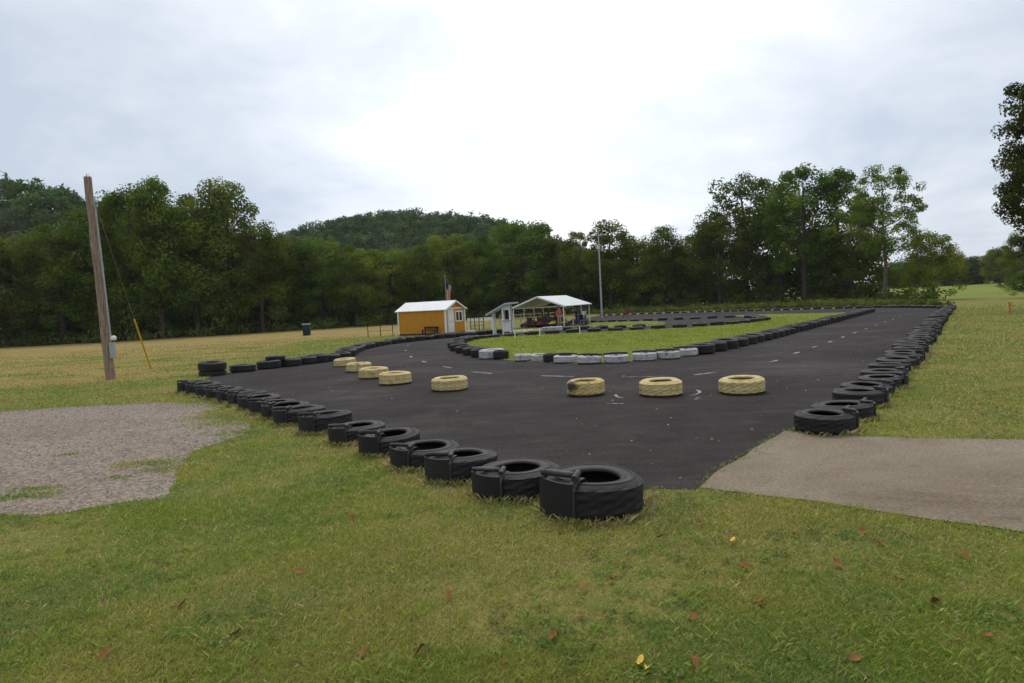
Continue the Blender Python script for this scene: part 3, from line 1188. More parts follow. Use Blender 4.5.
g1 = at_depth(380, 336, 58)
rail_fence((g1.x - .9, 57.5), (g1.x + 1.0, 58.6), 2, 1.25, 'short brown wooden rail fence left of the orange shed', M['darkwood'], rails=(.5, .95), postr=.032, rr=.014)
a_ = at_depth(471, 330, 58)
b_ = at_depth(484, 330, 55)
rail_fence((a_.x, 58), (b_.x, 55), 3, 1.35, 'black metal gate fence right of the orange shed', M['fence'], rails=(.25, .55, .85, 1.15), postr=.035, rr=.014)
a_ = at_depth(486, 330, 62)
fw = empty('fence', (a_.x - 1.6, 62, zt(62)))
tag(fw, 'white horizontal board on posts behind the black gate', 'fence')
mb = MB()
mb.box((1.1, 0, 1.0), (2.3, .05, .30))
mb.build('board', M['trim'], fw)
for x in (.05, 1.1, 2.15):
    mb = MB()
    mb.box((x, .08, .5), (.09, .09, 1.2))
    mb.build('post', M['trim'], fw)
# long low fence behind the pit, pale rails
a_ = at_depth(500, 320, 83)
b_ = at_depth(560, 320, 88)
rail_fence((a_.x, 83), (b_.x, 88), 6, 1.2, 'pale wooden rail fence behind the open kart shelter', M['khaki'], rails=(.6, 1.1), postr=.05, rr=.05)


# ------------------------------------------------------------------ booth
def build_booth():
    X, Y = gp(511.5, 334.2)
    phi = R(8)
    root = empty('booth', (X, Y, zt(Y)), -phi)     # local x to the right and nearer, y to the back
    s = Y / 40.
    tag(root, 'white ticket booth with a sloping lean-to roof on thin posts', 'booth')
    k = (Y / F)
    bw = 8.6 * k / math.cos(phi)           # width of the box front
    lw = 24.5 * k / math.cos(phi)        # whole width under the roof
    hh = 30 * k
    hl = 19.5 * k
    dp = .9
    mb = MB()
    # box: header, low panel, side boards round the serving hatch
    mb.box((-bw / 2, .02, hh - .20), (bw, .05, .36))
    mb.box((-bw / 2, .02, .58), (bw, .05, .76))
    for x in (-bw + .05, -.05):
        mb.box((x, 0, hh / 2 - .02), (.11, .11, hh - .06))
    mb.build('wall', M['trim'], root)
    mb = MB()
    mb.box((-bw / 2, dp - .03, hh / 2), (bw - .13, .04, hh - .4))
    mb.build('hatch_shade_panel', M['darkwood'], root)  # dark panel stands in for the shade seen through the hatch
    mb = MB()
    mb.box((-bw / 2, -.06, .99), (bw + .05, .20, .04))
    mb.build('counter', M['trim'], root)
    mb = MB()
    mb.box((-bw / 2, dp / 2, .10), (bw - .06, dp - .1, .10))
    mb.build('floor_board', M['darkwood'], root)
    for x, y in ((-lw + .45, .05), (-lw + .45, dp), (-bw + .05, dp), (-.05, dp)):
        mb = MB()
        zz = hl + (hh - hl) * (x + lw) / (lw - .3)
        mb.box((x, y, min(zz, hh) / 2), (.10, .10, min(zz, hh)))
        mb.build('post', M['trim'], root)
    mb = MB()
    prof = [(-lw, hl), (-bw * .55, hh), (.28, hh + .03)]
    y0, y1 = -.30, dp + 1.5
    for (xa, za), (xb, zb) in zip(prof[:-1], prof[1:]):
        vs = [(xa, y0, za), (xb, y0, zb), (xb, y1, zb), (xa, y1, za)]
        vs += [(x, y, z + .10) for x, y, z in vs]
        mb.add(vs, [(3, 2, 1, 0), (4, 5, 6, 7), (0, 1, 5, 4), (1, 2, 6, 5), (2, 3, 7, 6), (3, 0, 4, 7)])
    mb.build('roof', M['roof_grey'], root)


build_booth()


# ------------------------------------------------------------------ kart shelter
def build_shelter():
    ap = at_depth(537.4, 297, 60.)
    z0 = zt(60.)
    phi = R(25)
    root = empty('kart_shelter', (ap.x, 60., z0), -phi)
    tag(root, 'open kart shelter with a pale metal gable roof on thin posts', 'shelter')
    hw, L, ze, zr = 2.56, 6.95, 1.79, 2.70
    mb = MB()
    for s in (-1, 1):
        vs = [(0, -.15, zr), (s * (hw + .05), -.15, ze - .02), (s * (hw + .05), L + .15, ze - .02), (0, L + .15, zr)]
        vs += [(x, y, z + .05) for x, y, z in vs]
        mb.add(vs, [(0, 1, 2, 3), (7, 6, 5, 4), (0, 4, 5, 1), (1, 5, 6, 2), (2, 6, 7, 3)])
    mb.build('roof', M['roof_grey'], root)
    mb = MB()
    for y in (-.165, L + .165):
        for s in (-1, 1):
            a = math.atan2(zr - ze, hw) * s
            mb.box((s * hw / 2, y, (zr + ze) / 2 - .005), (math.hypot(hw, zr - ze) + .08, .03, .13), rot=Matrix.Rotation(a, 3, 'Y'))
    mb.build('trim', M['trim'], root)
    for y in (0, L / 3, 2 * L / 3, L):
        for s in (-1, 1):
            mb = MB()
            mb.box((s * (hw - .18), y, ze / 2 - .2), (.07, .07, ze + .45))
            mb.build('post', M['trim'], root)
        mb = MB()
        mb.box((0, y, ze - .02), (2 * hw - .3, .05, .08))
        mb.build('beam', M['steel'], root)
    mb = MB()
    mb.box((0, L / 2, .0), (2 * hw, L, .1))
    mb.build('floor_slab', M['concrete'], root)
    return Matrix.Translation(root.location) @ Matrix.Rotation(-phi, 4, 'Z')


Mshel = build_shelter()


# go-karts
def make_kart(mat):
    root = empty('go_kart')
    mb = MB()
    r_ = .022
    for y in (-.32, .32):
        mb.tube([(-.75, y, .14), (.80, y * .8, .14)], r_, 6)
    for x in (-.7, -.2, .3, .78):
        mb.tube([(x, -.33, .14), (x, .33, .14)], r_, 6)
    mb.box((.25, 0, .115), (.95, .56, .012))
    mb.build('frame', M['black'], root)
    mb = MB()
    mb.tube([(-.98, -.46, .20), (-.98, .46, .20)], .035, 8)
    mb.tube([(-.9, .52, .20), (.95, .50, .20)], .035, 8)
    mb.tube([(-.9, -.52, .20), (.95, -.50, .20)], .035, 8)
    mb.tube([(1.0, -.45, .20), (1.08, 0, .20), (1.0, .45, .20)], .04, 8)
    mb.build('bumper', M['black'], root)
    mb = MB()
    vs = [(.35, -.25, .16), (.98, -.20, .16), (.98, .20, .16), (.35, .25, .16), (.45, -.20, .46), (.90, -.12, .30), (.90, .12, .30), (.45, .20, .46)]
    mb.add(vs, [(3, 2, 1, 0), (4, 5, 6, 7), (0, 1, 5, 4), (1, 2, 6, 5), (2, 3, 7, 6), (3, 0, 4, 7)])
    for s in (-1, 1):
        mb.box((-.1, s * .43, .24), (.75, .14, .18))
    mb.build('body', mat, root, bevel=.02)
    mb = MB()
    mb.box((-.22, 0, .22), (.42, .40, .09))
    mb.box((-.46, 0, .48), (.10, .40, .52), rot=Matrix.Rotation(R(-14), 3, 'Y'))
    mb.build('seat', M['black'], root, bevel=.03)
    mb = MB()
    mb.tube([(-.66, -.28, .15), (-.64, -.27, 1.12), (-.62, -.16, 1.30), (-.62, .16, 1.30), (-.64, .27, 1.12), (-.66, .28, .15)], .025, 8)
    mb.tube([(-.62, -.26, 1.05), (-.92, -.30, .20)], .02, 6)
    mb.tube([(-.62, .26, 1.05), (-.92, .30, .20)], .02, 6)
    mb.build('roll_bar', mat, root)
    mb = MB()
    mb.tube([(.45, 0, .25), (.12, 0, .52)], .015, 6)
    cc = Vector((.10, 0, .54))
    ring = [cc + Vector((.08 * math.sin(a), .15 * math.cos(a), .12 * math.sin(a))) for a in [2 * math.pi * k / 12 for k in range(13)]]
    mb.tube(ring, .014, 6)
    mb.build('steering_wheel', M['black'], root)
    mb = MB()
    mb.box((-.78, .12, .32), (.24, .26, .26))
    mb.lathe([(0, 0), (.10, 0), (.10, .05), (.04, .07), (0, .07)], 12, (-.78, .12, .45))
    mb.build('engine', M['steel'], root, bevel=.015)
    for x, y in ((-.62, -.44), (-.62, .44), (.62, -.42), (.62, .42)):
        mb = MB()
        pr = [(.07, -.07), (.12, -.075), (.142, -.05), (.142, .05), (.12, .075), (.07, .07)]
        n = 16
        vs = [(x + q * math.cos(2 * math.pi * k / n), y + z, .145 + q * math.sin(2 * math.pi * k / n)) for k in range(n) for q, z in pr]
        m = len(pr)
        mb.add(vs, [(k * m + i, k * m + i + 1, ((k + 1) % n) * m + i + 1, ((k + 1) % n) * m + i) for k in range(n) for i in range(m - 1)], 0, True)
        w = mb.build('wheel', M['rubber'], root)
        mb = MB()
        vs = [(x + .07 * math.cos(2 * math.pi * k / n), y + s * .05, .145 + .07 * math.sin(2 * math.pi * k / n)) for s in (-1, 1) for k in range(n)]
        mb.add(vs, [tuple(range(n)), tuple(range(2 * n - 1, n - 1, -1))] + [(k, (k + 1) % n, n + (k + 1) % n, n + k) for k in range(n)])
        mb.build('rim', M['steel'], w)
    return root


karts = {k: make_kart(M[k]) for k in ('maroon', 'red', 'ykart', 'purple')}
used = set()
kart_spots = [('maroon', -1.35, .9, 100, 'dark red go-kart at the left front of the open kart shelter'), ('maroon', -.65, 1.1, 85, 'dark red go-kart, second from the left under the shelter'),
              ('red', .0, .8, 95, 'red go-kart, third from the left under the shelter'), ('maroon', -1.0, 3.4, 90, 'dark red go-kart parked in the second rank under the shelter'),
              ('red', .3, 3.2, 90, 'red go-kart parked in the second rank near the shelter middle'), ('ykart', 1.55, .6, 70, 'yellow go-kart near the right front post of the shelter'),
              ('purple', 2.35, 3.6, 70, 'violet go-kart at the right edge of the shelter'), ('maroon', .85, .7, 95, 'dark red go-kart just left of the yellow one')]
for kind, x, y, a, lab in kart_spots:
    o = karts[kind] if kind not in used else copy_tree(karts[kind])
    used.add(kind)
    p = Mshel @ Vector((x, y, 0))
    o.location = (p.x, p.y, Mshel.translation.z + .052)
    o.rotation_euler = (0, 0, R(a - 25 + 180))
    o.scale = (1.12, 1.12, 1.12)
    tag(o, lab, 'go-kart', 'go-karts under the shelter')


# ------------------------------------------------------------------ people
def skinned(name, verts, edges, radii, mat, parent, sub=2):
    me = bpy.data.meshes.new(name)
    me.from_pydata(verts, edges, [])
    o = link(name, me, mat, parent)
    sk = o.modifiers.new('skin', 'SKIN')
    sk.use_smooth_shade = True
    lay = me.skin_vertices[0] if me.skin_vertices else None
    if lay is None:
        bm = bmesh.new()
        bm.from_mesh(me)
        bm.verts.layers.skin.verify()
        bm.to_mesh(me)
        bm.free()
        lay = me.skin_vertices[0]
    for i, r_ in enumerate(radii):
        rr = r_ if isinstance(r_, tuple) else (r_, r_)
        lay.data[i].radius = rr
        lay.data[i].use_root = (i == 0)
    sb = o.modifiers.new('sub', 'SUBSURF')
    sb.levels = sb.render_levels = sub
    return o


def person(loc, rz, label, shirt, trousers, arms, legs=None, h=1.72):
    root = empty('person', loc, rz)
    tag(root, label, 'person')
    s = h / 1.75
    J = dict(pel=(0, 0, .95), wai=(0, .01, 1.10), che=(0, 0, 1.30), nec=(0, 0, 1.47), nk2=(0, -.015, 1.54), hd0=(0, -.02, 1.61), hd1=(0, -.02, 1.69), hd2=(0, -.01, 1.74),
             hl=(-.09, 0, .90), kl=(-.11, -.03, .50), al=(-.11, .02, .09), tl=(-.12, -.14, .03), hr=(.09, 0, .90), kr=(.11, -.02, .50), ar=(.11, .03, .09), tr=(.13, -.13, .03),
             sl=(-.17, 0, 1.42), sr=(.17, 0, 1.42))
    J.update(arms)
    if legs: J.update(legs)
    names = list(J)
    rad = dict(pel=(.15, .105), wai=(.135, .095), che=(.155, .105), nec=.07, nk2=.052, hd0=(.075, .085), hd1=(.082, .095), hd2=(.05, .06), hl=.085, kl=.058, al=.040, tl=.035, hr=.085, kr=.058,
               ar=.040, tr=.035, sl=.06, sr=.06, el=.042, wl=.028, er=.042, wr=.028, fl=.03, fr=.03)
    E_ = [('pel', 'wai'), ('wai', 'che'), ('che', 'nec'), ('nec', 'nk2'), ('nk2', 'hd0'), ('hd0', 'hd1'), ('hd1', 'hd2'), ('pel', 'hl'), ('hl', 'kl'), ('kl', 'al'), ('al', 'tl'), ('pel', 'hr'), ('hr', 'kr'),
          ('kr', 'ar'), ('ar', 'tr'), ('che', 'sl'), ('sl', 'el'), ('el', 'wl'), ('wl', 'fl'), ('che', 'sr'), ('sr', 'er'), ('er', 'wr'), ('wr', 'fr')]
    ix = {n: i for i, n in enumerate(names)}
    sc = lambda p: tuple(c * s for c in p)
    skinned('body', [sc(J[n]) for n in names], [(ix[a], ix[b]) for a, b in E_], [rad[n] if not isinstance(rad[n], tuple) else rad[n] for n in names], M['skin'], root)

    def cloth(nm, ns, edges, extra, mat):
        i2 = {n: i for i, n in enumerate(ns)}
        rr = []
        for n in ns:
            q = rad[n]
            rr.append(tuple(k + extra for k in q) if isinstance(q, tuple) else q + extra)
        skinned(nm, [sc(J[n]) for n in ns], [(i2[a], i2[b]) for a, b in edges], rr, mat, root)
    cloth('shirt', ['pel', 'wai', 'che', 'nec', 'sl', 'el', 'sr', 'er'], [('pel', 'wai'), ('wai', 'che'), ('che', 'nec'), ('che', 'sl'), ('sl', 'el'), ('che', 'sr'), ('sr', 'er')], .018, shirt)
    cloth('trousers', ['pel', 'hl', 'kl', 'al', 'hr', 'kr', 'ar'], [('pel', 'hl'), ('hl', 'kl'), ('kl', 'al'), ('pel', 'hr'), ('hr', 'kr'), ('kr', 'ar')], .016, trousers)
    mb = MB()
    cx, cy, cz = sc(J['hd1'])
    prof = [(.104 * math.cos(a), .115 * math.sin(a)) for a in [math.pi / 2 * k / 6 for k in range(-1, 7)]]
    mb.lathe(prof, 14, (cx, cy + .015, cz + .01))
    mb.build('hair', M['hair'], root)
    mb = MB()
    mb.box((cx, cy - .105, cz - .03), (.03, .035, .05))
    mb.build('nose', M['skin'], root, bevel=.01)
    return root


pz = lambda v: Mshel @ Vector(v)
p = pz((2.05, -.25, 0))
person((p.x, p.y, zt(p.y) + .0), R(20), 'standing person in a rose-red shirt at the right front of the kart shelter', M['shirt'], M['khaki'],
       dict(el=(-.25, .02, 1.16), wl=(-.22, -.14, 1.0), fl=(-.20, -.20, .95), er=(.25, .04, 1.15), wr=(.27, -.05, .92), fr=(.27, -.08, .84)))
p = pz((2.75, 2.4, 0))
person((p.x, p.y, zt(p.y) + .0), R(-60), 'person in dark navy clothes leaning forward at the right edge of the shelter', M['navy'], M['jeans'],
       dict(wai=(0, -.07, 1.08), che=(0, -.20, 1.25), nec=(0, -.31, 1.38), nk2=(0, -.36, 1.43), hd0=(0, -.40, 1.49), hd1=(0, -.43, 1.56), hd2=(0, -.44, 1.61), sl=(-.17, -.26, 1.34), sr=(.17, -.26, 1.34),
            el=(-.24, -.38, 1.10), wl=(-.20, -.52, .92), fl=(-.18, -.58, .86), er=(.24, -.40, 1.10), wr=(.20, -.54, .94), fr=(.18, -.60, .88)), h=1.70)

# white cooler box behind and right of the shelter
p = at_depth(583.5, 318, 63)
cb = empty('cooler_box', (p.x, 63, zt(63)), R(15))
tag(cb, 'small white box on a stand right of the kart shelter', 'box')
mb = MB()
mb.box((0, 0, 1.02), (.42, .34, .34))
mb.build('body', M['trim'], cb, bevel=.02)
mb = MB()
mb.box((0, 0, 1.215), (.46, .38, .05))
mb.build('lid', M['trim'], cb, bevel=.01)
mb = MB()
for x in (-.17, .17):
    for y in (-.13, .13):
        mb.box((x, y, .43), (.05, .05, .88))
mb.build('stand', M['darkwood'], cb)

# red trestle on the far track
p = gp(627, 317.6)
tr = empty('trestle', (p[0], p[1], zt(p[1])), R(20))
tag(tr, 'small red trestle barrier standing on the far track right of the light pole', 'barrier')
k = p[1] / F
mb = MB()
mb.box((0, 0, 8 * k), (4.5 * k, .10, 2.2 * k))
mb.build('board', M['red'], tr)
for s in (-1, 1):
    mb = MB()
    mb.tube([(s * 1.4 * k, 0, 9.5 * k), (s * 1.9 * k, .5, 0)], .05, 6)
    mb.tube([(s * 1.4 * k, 0, 9.5 * k), (s * 1.9 * k, -.5, 0)], .05, 6)
    mb.build('leg', M['red'], tr)

# little white stakes in the infield
for i, (px, py) in enumerate(((515, 338.5), (540, 336.3), (580, 334.6))):
    p = gp(px, py)
    post_obj('stake', p[0], p[1], .45, .05, M['trim'], ['short white stake at the back of the infield below the ticket booth', 'short white stake at the infield back below the concrete pad',
                                                          'short white stake at the infield back below the kart shelter'][i], 'stake', 'white stakes in the infield')

# ------------------------------------------------------------------ tall light pole
p = gp(602, 318)
lt = empty('light_pole', (p[0], p[1], zt(p[1])))
tag(lt, 'tall thin steel light pole with floodlights in front of the tree line', 'light pole')
k = p[1] / F
Hp = at_depth(599, 233, p[1]).z - zt(p[1])
mb = MB()
mb.tube([(0, 0, -.1), (0, 0, Hp * .5), (0, 0, Hp)], [.17, .13, .09], 10)
mb.build('pole', M['steel'], lt)
mb = MB()
mb.tube([(-1.2, 0, Hp - .3), (1.0, 0, Hp - .3)], .05, 6)
mb.build('cross_arm', M['steel'], lt)
for x in (-1.0, .8):
    mb = MB()
    mb.box((x, -.2, Hp + .05), (.5, .3, .4), rot=Matrix.Rotation(R(35), 3, 'X'))
    f = mb.build('floodlight', M['pvc'], lt, bevel=.04)
    mb = MB()
    mb.box((x, -.33, Hp - .01), (.44, .02, .33), rot=Matrix.Rotation(R(35), 3, 'X'))
    mb.build('lens', M['glass'], f)

# ------------------------------------------------------------------ wooden service pole, guy wire and guard
bx, by = gp(110.5, 379.5)
up = empty('utility_pole', (bx, by, zt(by)))
tag(up, 'leaning weathered wooden utility pole with a grey meter box, at the left', 'utility pole')
tp = at_depth(87.5, 177, by)
tv = tp - Vector((bx, by, zt(by)))
mb = MB()
n = 9
mb.tube([(0, 0, -.2)] + [tv * (i / n) + Vector((random.uniform(-.012, .012), random.uniform(-.012, .012), 0)) for i in range(n + 1)], [.148] + [.145 - .030 * i / n for i in range(n + 1)], 16)
mb.build('shaft', M['polewood'], up)
mb = MB()
A = lambda f_, dx=.0, dy=-.0: tv * f_ + Vector((dx, dy, 0))
mb.tube([A(.21, .21, -.08), A(.4, .205, -.08), A(.62, .20, -.08), A(.83, .185, -.08), A(.86, .20, -.1), A(.88, .27, -.14), A(.87, .32, -.16)], .026, 8)
mb.build('conduit', M['pvc'], up)
mb = MB()
c0 = A(.145, .235, -.10)
mb.box(c0, (.14, .14, .50))
bo = mb.build('meter_box', M['pvc'], up, bevel=.012)
mb = MB()
c1 = A(.205, .33, -.14)
mb.lathe([(0, -.07), (.07, -.07), (.085, -.03), (.085, .03), (.05, .08), (0, .09)], 14, c1)
mb.build('meter', M['trim'], bo)
mb = MB()
mb.box(A(.86, .17, -.02), (.10, .08, .10))
mb.tube([A(.995, -.05), A(1.012, -.02), A(1.015, .04), A(1.0, .07)], .012, 6)
mb.build('bracket', M['steel'], up)

gx, gy = gp(151, 369)
gw = empty('guy_wire', (gx, gy, zt(gy)))
tag(gw, 'thin guy wire with a yellow plastic guard, right of the wooden pole', 'guy wire')
base = Vector((gx, gy, zt(gy)))
anchor = Vector((bx, by, zt(by))) + A(.86, .17, -.02)
d = anchor - base
g_end = at_depth(134, 317.5, gy + d.normalized().y * 2.0)
gdir = d.normalized()
mb = MB()
mb.tube([gdir * .05, d], .006, 6)
mb.build('wire', M['steel'], gw)
mb = MB()
mb.tube([gdir * .05, gdir * 1.3, gdir * 2.65], [.036, .034, .032], 8)
mb.build('guard', M['yellowplastic'], gw)

# ------------------------------------------------------------------ green bin, orange marker
p = gp(307, 335.5)
gb = empty('feed_bin', (p[0], p[1], zt(p[1])), R(10))
tag(gb, 'dark green bin with a pale lid at the edge of the woods', 'bin')
k = p[1] / F
mb = MB()
wq, hq = 7.4 * k, 10.8 * k
vs = [(-wq * .46, -wq * .4, 0), (wq * .46, -wq * .4, 0), (wq * .46, wq * .4, 0), (-wq * .46, wq * .4, 0), (-wq * .5, -wq * .44, hq), (wq * .5, -wq * .44, hq), (wq * .5, wq * .44, hq), (-wq * .5, wq * .44, hq)]
mb.add(vs, [(3, 2, 1, 0), (4, 5, 6, 7), (0, 1, 5, 4), (1, 2, 6, 5), (2, 3, 7, 6), (3, 0, 4, 7)])
for i in range(4):
    mb.box((0, -wq * .45, hq * (.2 + .2 * i)), (wq * .9, .05, .06))
mb.build('body', M['green'], gb, bevel=.03)
mb = MB()
mb.box((0, 0, hq + .06), (wq * 1.06, wq * .96, .12))
mb.build('lid', M['pvc'], gb, bevel=.04)

p = gp(1011, 313.5)
om = empty('marker', (p[0], p[1], zt(p[1])), R(45))
tag(om, 'orange marker of two crossed stakes on the grass at far right', 'marker')
k = p[1] / F * 1.0
mb = MB()
mb.tube([(-.10, 0, 0), (.12, 0, 12 * k)], .03, 6)
mb.build('stake', M['orange'], om)
mb = MB()
mb.tube([(.10, .06, 0), (-.20, .06, 12 * k)], .03, 6)
mb.build('stake', M['orange'], om)
mb = MB()
mb.box((-.04, .03, 9.5 * k), (.42, .02, .10))
mb.build('tape', M['orange'], om)

# ------------------------------------------------------------------ trees
def leaf_cloud(centers, radii, n_per, size, seed, tints, squash=.8, up=.5):
    """leaf-sized bent quads spread over the outsides of many small clumps. Returns V, Q, T"""
    r = np.random.default_rng(seed)
    C = np.repeat(np.array(centers), n_per, 0)
    Rr = np.repeat(np.array(radii), n_per)
    ti = np.repeat(np.array(tints), n_per, 0)
    n = len(C)
    d = r.normal(size=(n, 3))
    d /= np.linalg.norm(d, axis=1)[:, None]
    rad = Rr * (r.random(n) ** .36)
    pos = C + d * rad[:, None] * np.array([1, 1, squash])
    nrm = d + r.normal(size=(n, 3)) * .55 + np.array([0, 0, up])
    nrm /= np.linalg.norm(nrm, axis=1)[:, None]
    t = np.cross(nrm, r.normal(size=(n, 3)))
    t /= np.linalg.norm(t, axis=1)[:, None] + 1e-9
    b = np.cross(nrm, t)
    s = size * (.6 + .8 * r.random(n))[:, None]
    w = s * (.45 + .25 * r.random(n))[:, None]
    fold = nrm * s * .18
    V = np.stack([pos - t * s, pos - b * w + fold, pos + t * s, pos + b * w + fold], 1)
    T = ti * (.82 + .36 * r.random(n))[:, None]
    Q = np.arange(n * 4).reshape(n, 4)
    return V.reshape(-1, 3), Q, np.repeat(T, 4, 0)


def make_tree(kind, seed):
    """a tree 20 m tall; returns (crown mesh, trunk mesh, crown half width)"""
    r = random.Random(seed)
    H = 20.
    mb = MB()
    lean = Vector((r.uniform(-.8, .8), r.uniform(-.8, .8), 0))
    spec = dict(dense=dict(half=5.8, base=.05, lobes=92, leaf=.20, n=190, lr=(1.2, 2.3)), tall=dict(half=4.6, base=.10, lobes=92, leaf=.20, n=135, lr=(1.0, 2.0)),
                airy=dict(half=5.2, base=.26, lobes=80, leaf=.20, n=115, lr=(.8, 1.7)), sparse=dict(half=5.0, base=.34, lobes=140, leaf=.15, n=120, lr=(.6, 1.3)),
                bush=dict(half=8.0, base=.02, lobes=110, leaf=.26, n=105, lr=(1.3, 2.4)))[kind]
    half = spec['half']
    top = H * (.86 if kind != 'bush' else .7)
    npt = 7
    tpts = [lean * (i / npt) ** 2 + Vector((r.uniform(-.15, .15), r.uniform(-.15, .15), top * i / npt)) for i in range(npt + 1)]
    tpts[0] = Vector((0, 0, -.3))
    mb.tube(tpts, [(.27 if kind == 'sparse' else .42) * (1 - i / npt) ** .8 + .05 for i in range(npt + 1)], 9)
    # main limbs, then lobes of leaves at and around their ends
    anchors = []
    nl = 11 if kind != 'sparse' else 9
    for i in range(nl):
        f = r.uniform(max(spec['base'], .15), .78)
        o = tpts[0].lerp(tpts[-1], f) if False else tpts[int(f * npt)].lerp(tpts[min(int(f * npt) + 1, npt)], f * npt - int(f * npt))
        a = i * 2.4 + r.uniform(-.4, .4)
        reach = half * (1 - .55 * abs(f - .42) ** 1.2) * r.uniform(.6, .95)
        rise = r.uniform(.25, .75) * reach
        e = o + Vector((math.cos(a) * reach, math.sin(a) * reach, rise))
        m = o.lerp(e, .5) + Vector((r.uniform(-.3, .3), r.uniform(-.3, .3), r.uniform(-.5, .1)))
        r0 = .16 * (1 - f) + .07
        mb.tube([o, m, e], [r0, r0 * .6, .025], 6)
        anchors += [m.lerp(e, .4), e]
        for q in range(3):
            e2 = e + Vector((r.uniform(-1, 1), r.uniform(-1, 1), r.uniform(-.2, 1.2))) * 1.6
            mb.tube([m.lerp(e, r.uniform(.3, .9)), e2], [r0 * .35, .015], 5)
            anchors.append(e2)
    anchors.append(tpts[-1] + Vector((0, 0, .8)))
    cen, rad, tin = [], [], []
    base_c = np.array([.108, .160, .022])
    lo = H * spec['base']
    tries = 0
    while len(cen) < spec['lobes'] and tries < 6000:
        tries += 1
        if r.random() < (.25 if kind in ('dense', 'bush') else .40):
            a = r.choice(anchors)
            p = a + Vector((r.gauss(0, .8), r.gauss(0, .8), r.gauss(0, .7)))
        else:
            z = lo + (H - lo) * r.random() ** .72
            f = (z - lo) / (H - lo)
            if kind == 'tall': wd = (math.sin(math.pi * min(1, f * .82 + .16)) ** .7)
            elif kind == 'bush': wd = math.sqrt(max(0, 1 - (f * .96) ** 2)) * .95
            elif kind == 'dense': wd = math.sqrt(max(.02, 1 - ((f - .4) / .6) ** 2)) if f > .4 else .82 + .18 * f / .4
            else: wd = (math.sin(math.pi * min(1, f * .84 + .13)) ** .6)
            a_ = r.uniform(0, 2 * math.pi)
            q = half * wd * math.sqrt(r.uniform(.45, 1))
            p = Vector((math.cos(a_) * q, math.sin(a_) * q, z)) + lean * (z / H) ** 2
        if p.z < lo or p.z > H - 1: continue
        if kind in ('dense', 'tall', 'airy') and math.hypot(p.x, p.y) > half * (.25 + .78 * math.sqrt(max(0, 1 - max(0, (p.z / H - .42) / .6) ** 2))): continue
        rr = r.uniform(*spec['lr'])
        if kind == 'sparse' and any((p - Vector(c)).length < .8 for c in cen): continue
        cen.append(tuple(p))
        rad.append(rr)
        v = r.uniform(.65, 1.4)
        tin.append(base_c * v * np.array([1 + r.uniform(-.12, .25), 1, 1 + r.uniform(-.2, .3)]))
    V, Q, T = leaf_cloud(cen, rad, spec['n'], spec['leaf'], seed, tin)
    return np_mesh('crown', V, Q, T), mb.mesh('trunk'), float(np.percentile(np.hypot(V[:, 0], V[:, 1]), 96))* .96, float(np.percentile(V[:, 2], 99.3))


TREES = {}
for kind, seeds in dict(dense=(1, 2, 3, 4), tall=(11, 12, 13), airy=(21, 22, 23), sparse=(31,), bush=(41, 42)).items():
    TREES[kind] = []
    for s in seeds:
        c, t, h, zt_ = make_tree(kind, s)
        c.materials.append(M['leaf'])
        t.materials.append(M['palebark'] if kind == 'sparse' else M['bark'])
        TREES[kind].append((c, t, h, zt_))

base_curve_px = [-200, 0, 100, 200, 300, 400, 520, 600, 700, 760, 800, 850, 890, 930, 960]
base_curve_Y = [112, 112, 109, 115, 123, 131, 142, 139, 134, 130, 124, 115, 104, 96, 96]


def plant(px, top, width, kind, label, dY=0., var=0, group='trees along the edge of the woods', cat='tree', name='tree'):
    Y = float(np.interp(px, base_curve_px, base_curve_Y)) + dY
    b = at_depth(px, 310, Y)
    z0 = zt(Y)
    h = at_depth(px, top, Y).z - z0
    w = width * (Y / F)
    c, t, half, ztop = TREES[kind][var % len(TREES[kind])]
    root = empty(name, (b.x, Y, z0), random.uniform(0, 6.28))
    sx = w / (2 * half) * .98
    root.scale = (sx, sx, h / ztop)
    tag(root, label, cat, group)
    o1 = bpy.data.objects.new('trunk', t)
    o2 = bpy.data.objects.new('crown', c)
    for o in (o1, o2):
        col.objects.link(o)
        o.parent = root
    return root


line = [(-70, 225, 90, 'dense', 0), (-18, 236, 80, 'dense', 1), (22, 238, 78, 'dense', 2), (62, 228, 76, 'dense', 3), (98, 212, 72, 'tall', 0), (132, 190, 72, 'dense', 0), (160, 181, 64, 'tall', 1),
        (196, 196, 86, 'dense', 1), (232, 183, 82, 'dense', 2), (262, 224, 62, 'dense', 3), (292, 239, 56, 'tall', 2), (322, 240, 60, 'dense', 0), (356, 246, 62, 'dense', 1), (392, 250, 60, 'dense', 3),
        (424, 246, 52, 'tall', 0), (450, 236, 58, 'dense', 2), (480, 238, 56, 'dense', 1), (524, 223, 86, 'dense', 0), (562, 240, 54, 'tall', 1), (582, 232, 36, 'airy', 0), (612, 222, 52, 'tall', 2),
        (640, 238, 58, 'dense', 3), (668, 227, 44, 'tall', 0), (694, 236, 56, 'dense', 2), (720, 214, 66, 'dense', 1), (748, 176, 72, 'airy', 1), (782, 190, 64, 'dense', 3), (806, 170, 70, 'airy', 2),
        (840, 172, 66, 'tall', 1), (852, 232, 80, 'bush', 0), (886, 168, 74, 'sparse', 0)]
look = {'dense': 'dense dark green tree', 'tall': 'tall narrow green tree', 'airy': 'airy tree with sky showing through its crown', 'sparse': 'tall thin-leaved tree with bare limbs', 'bush': 'broad low tree'}
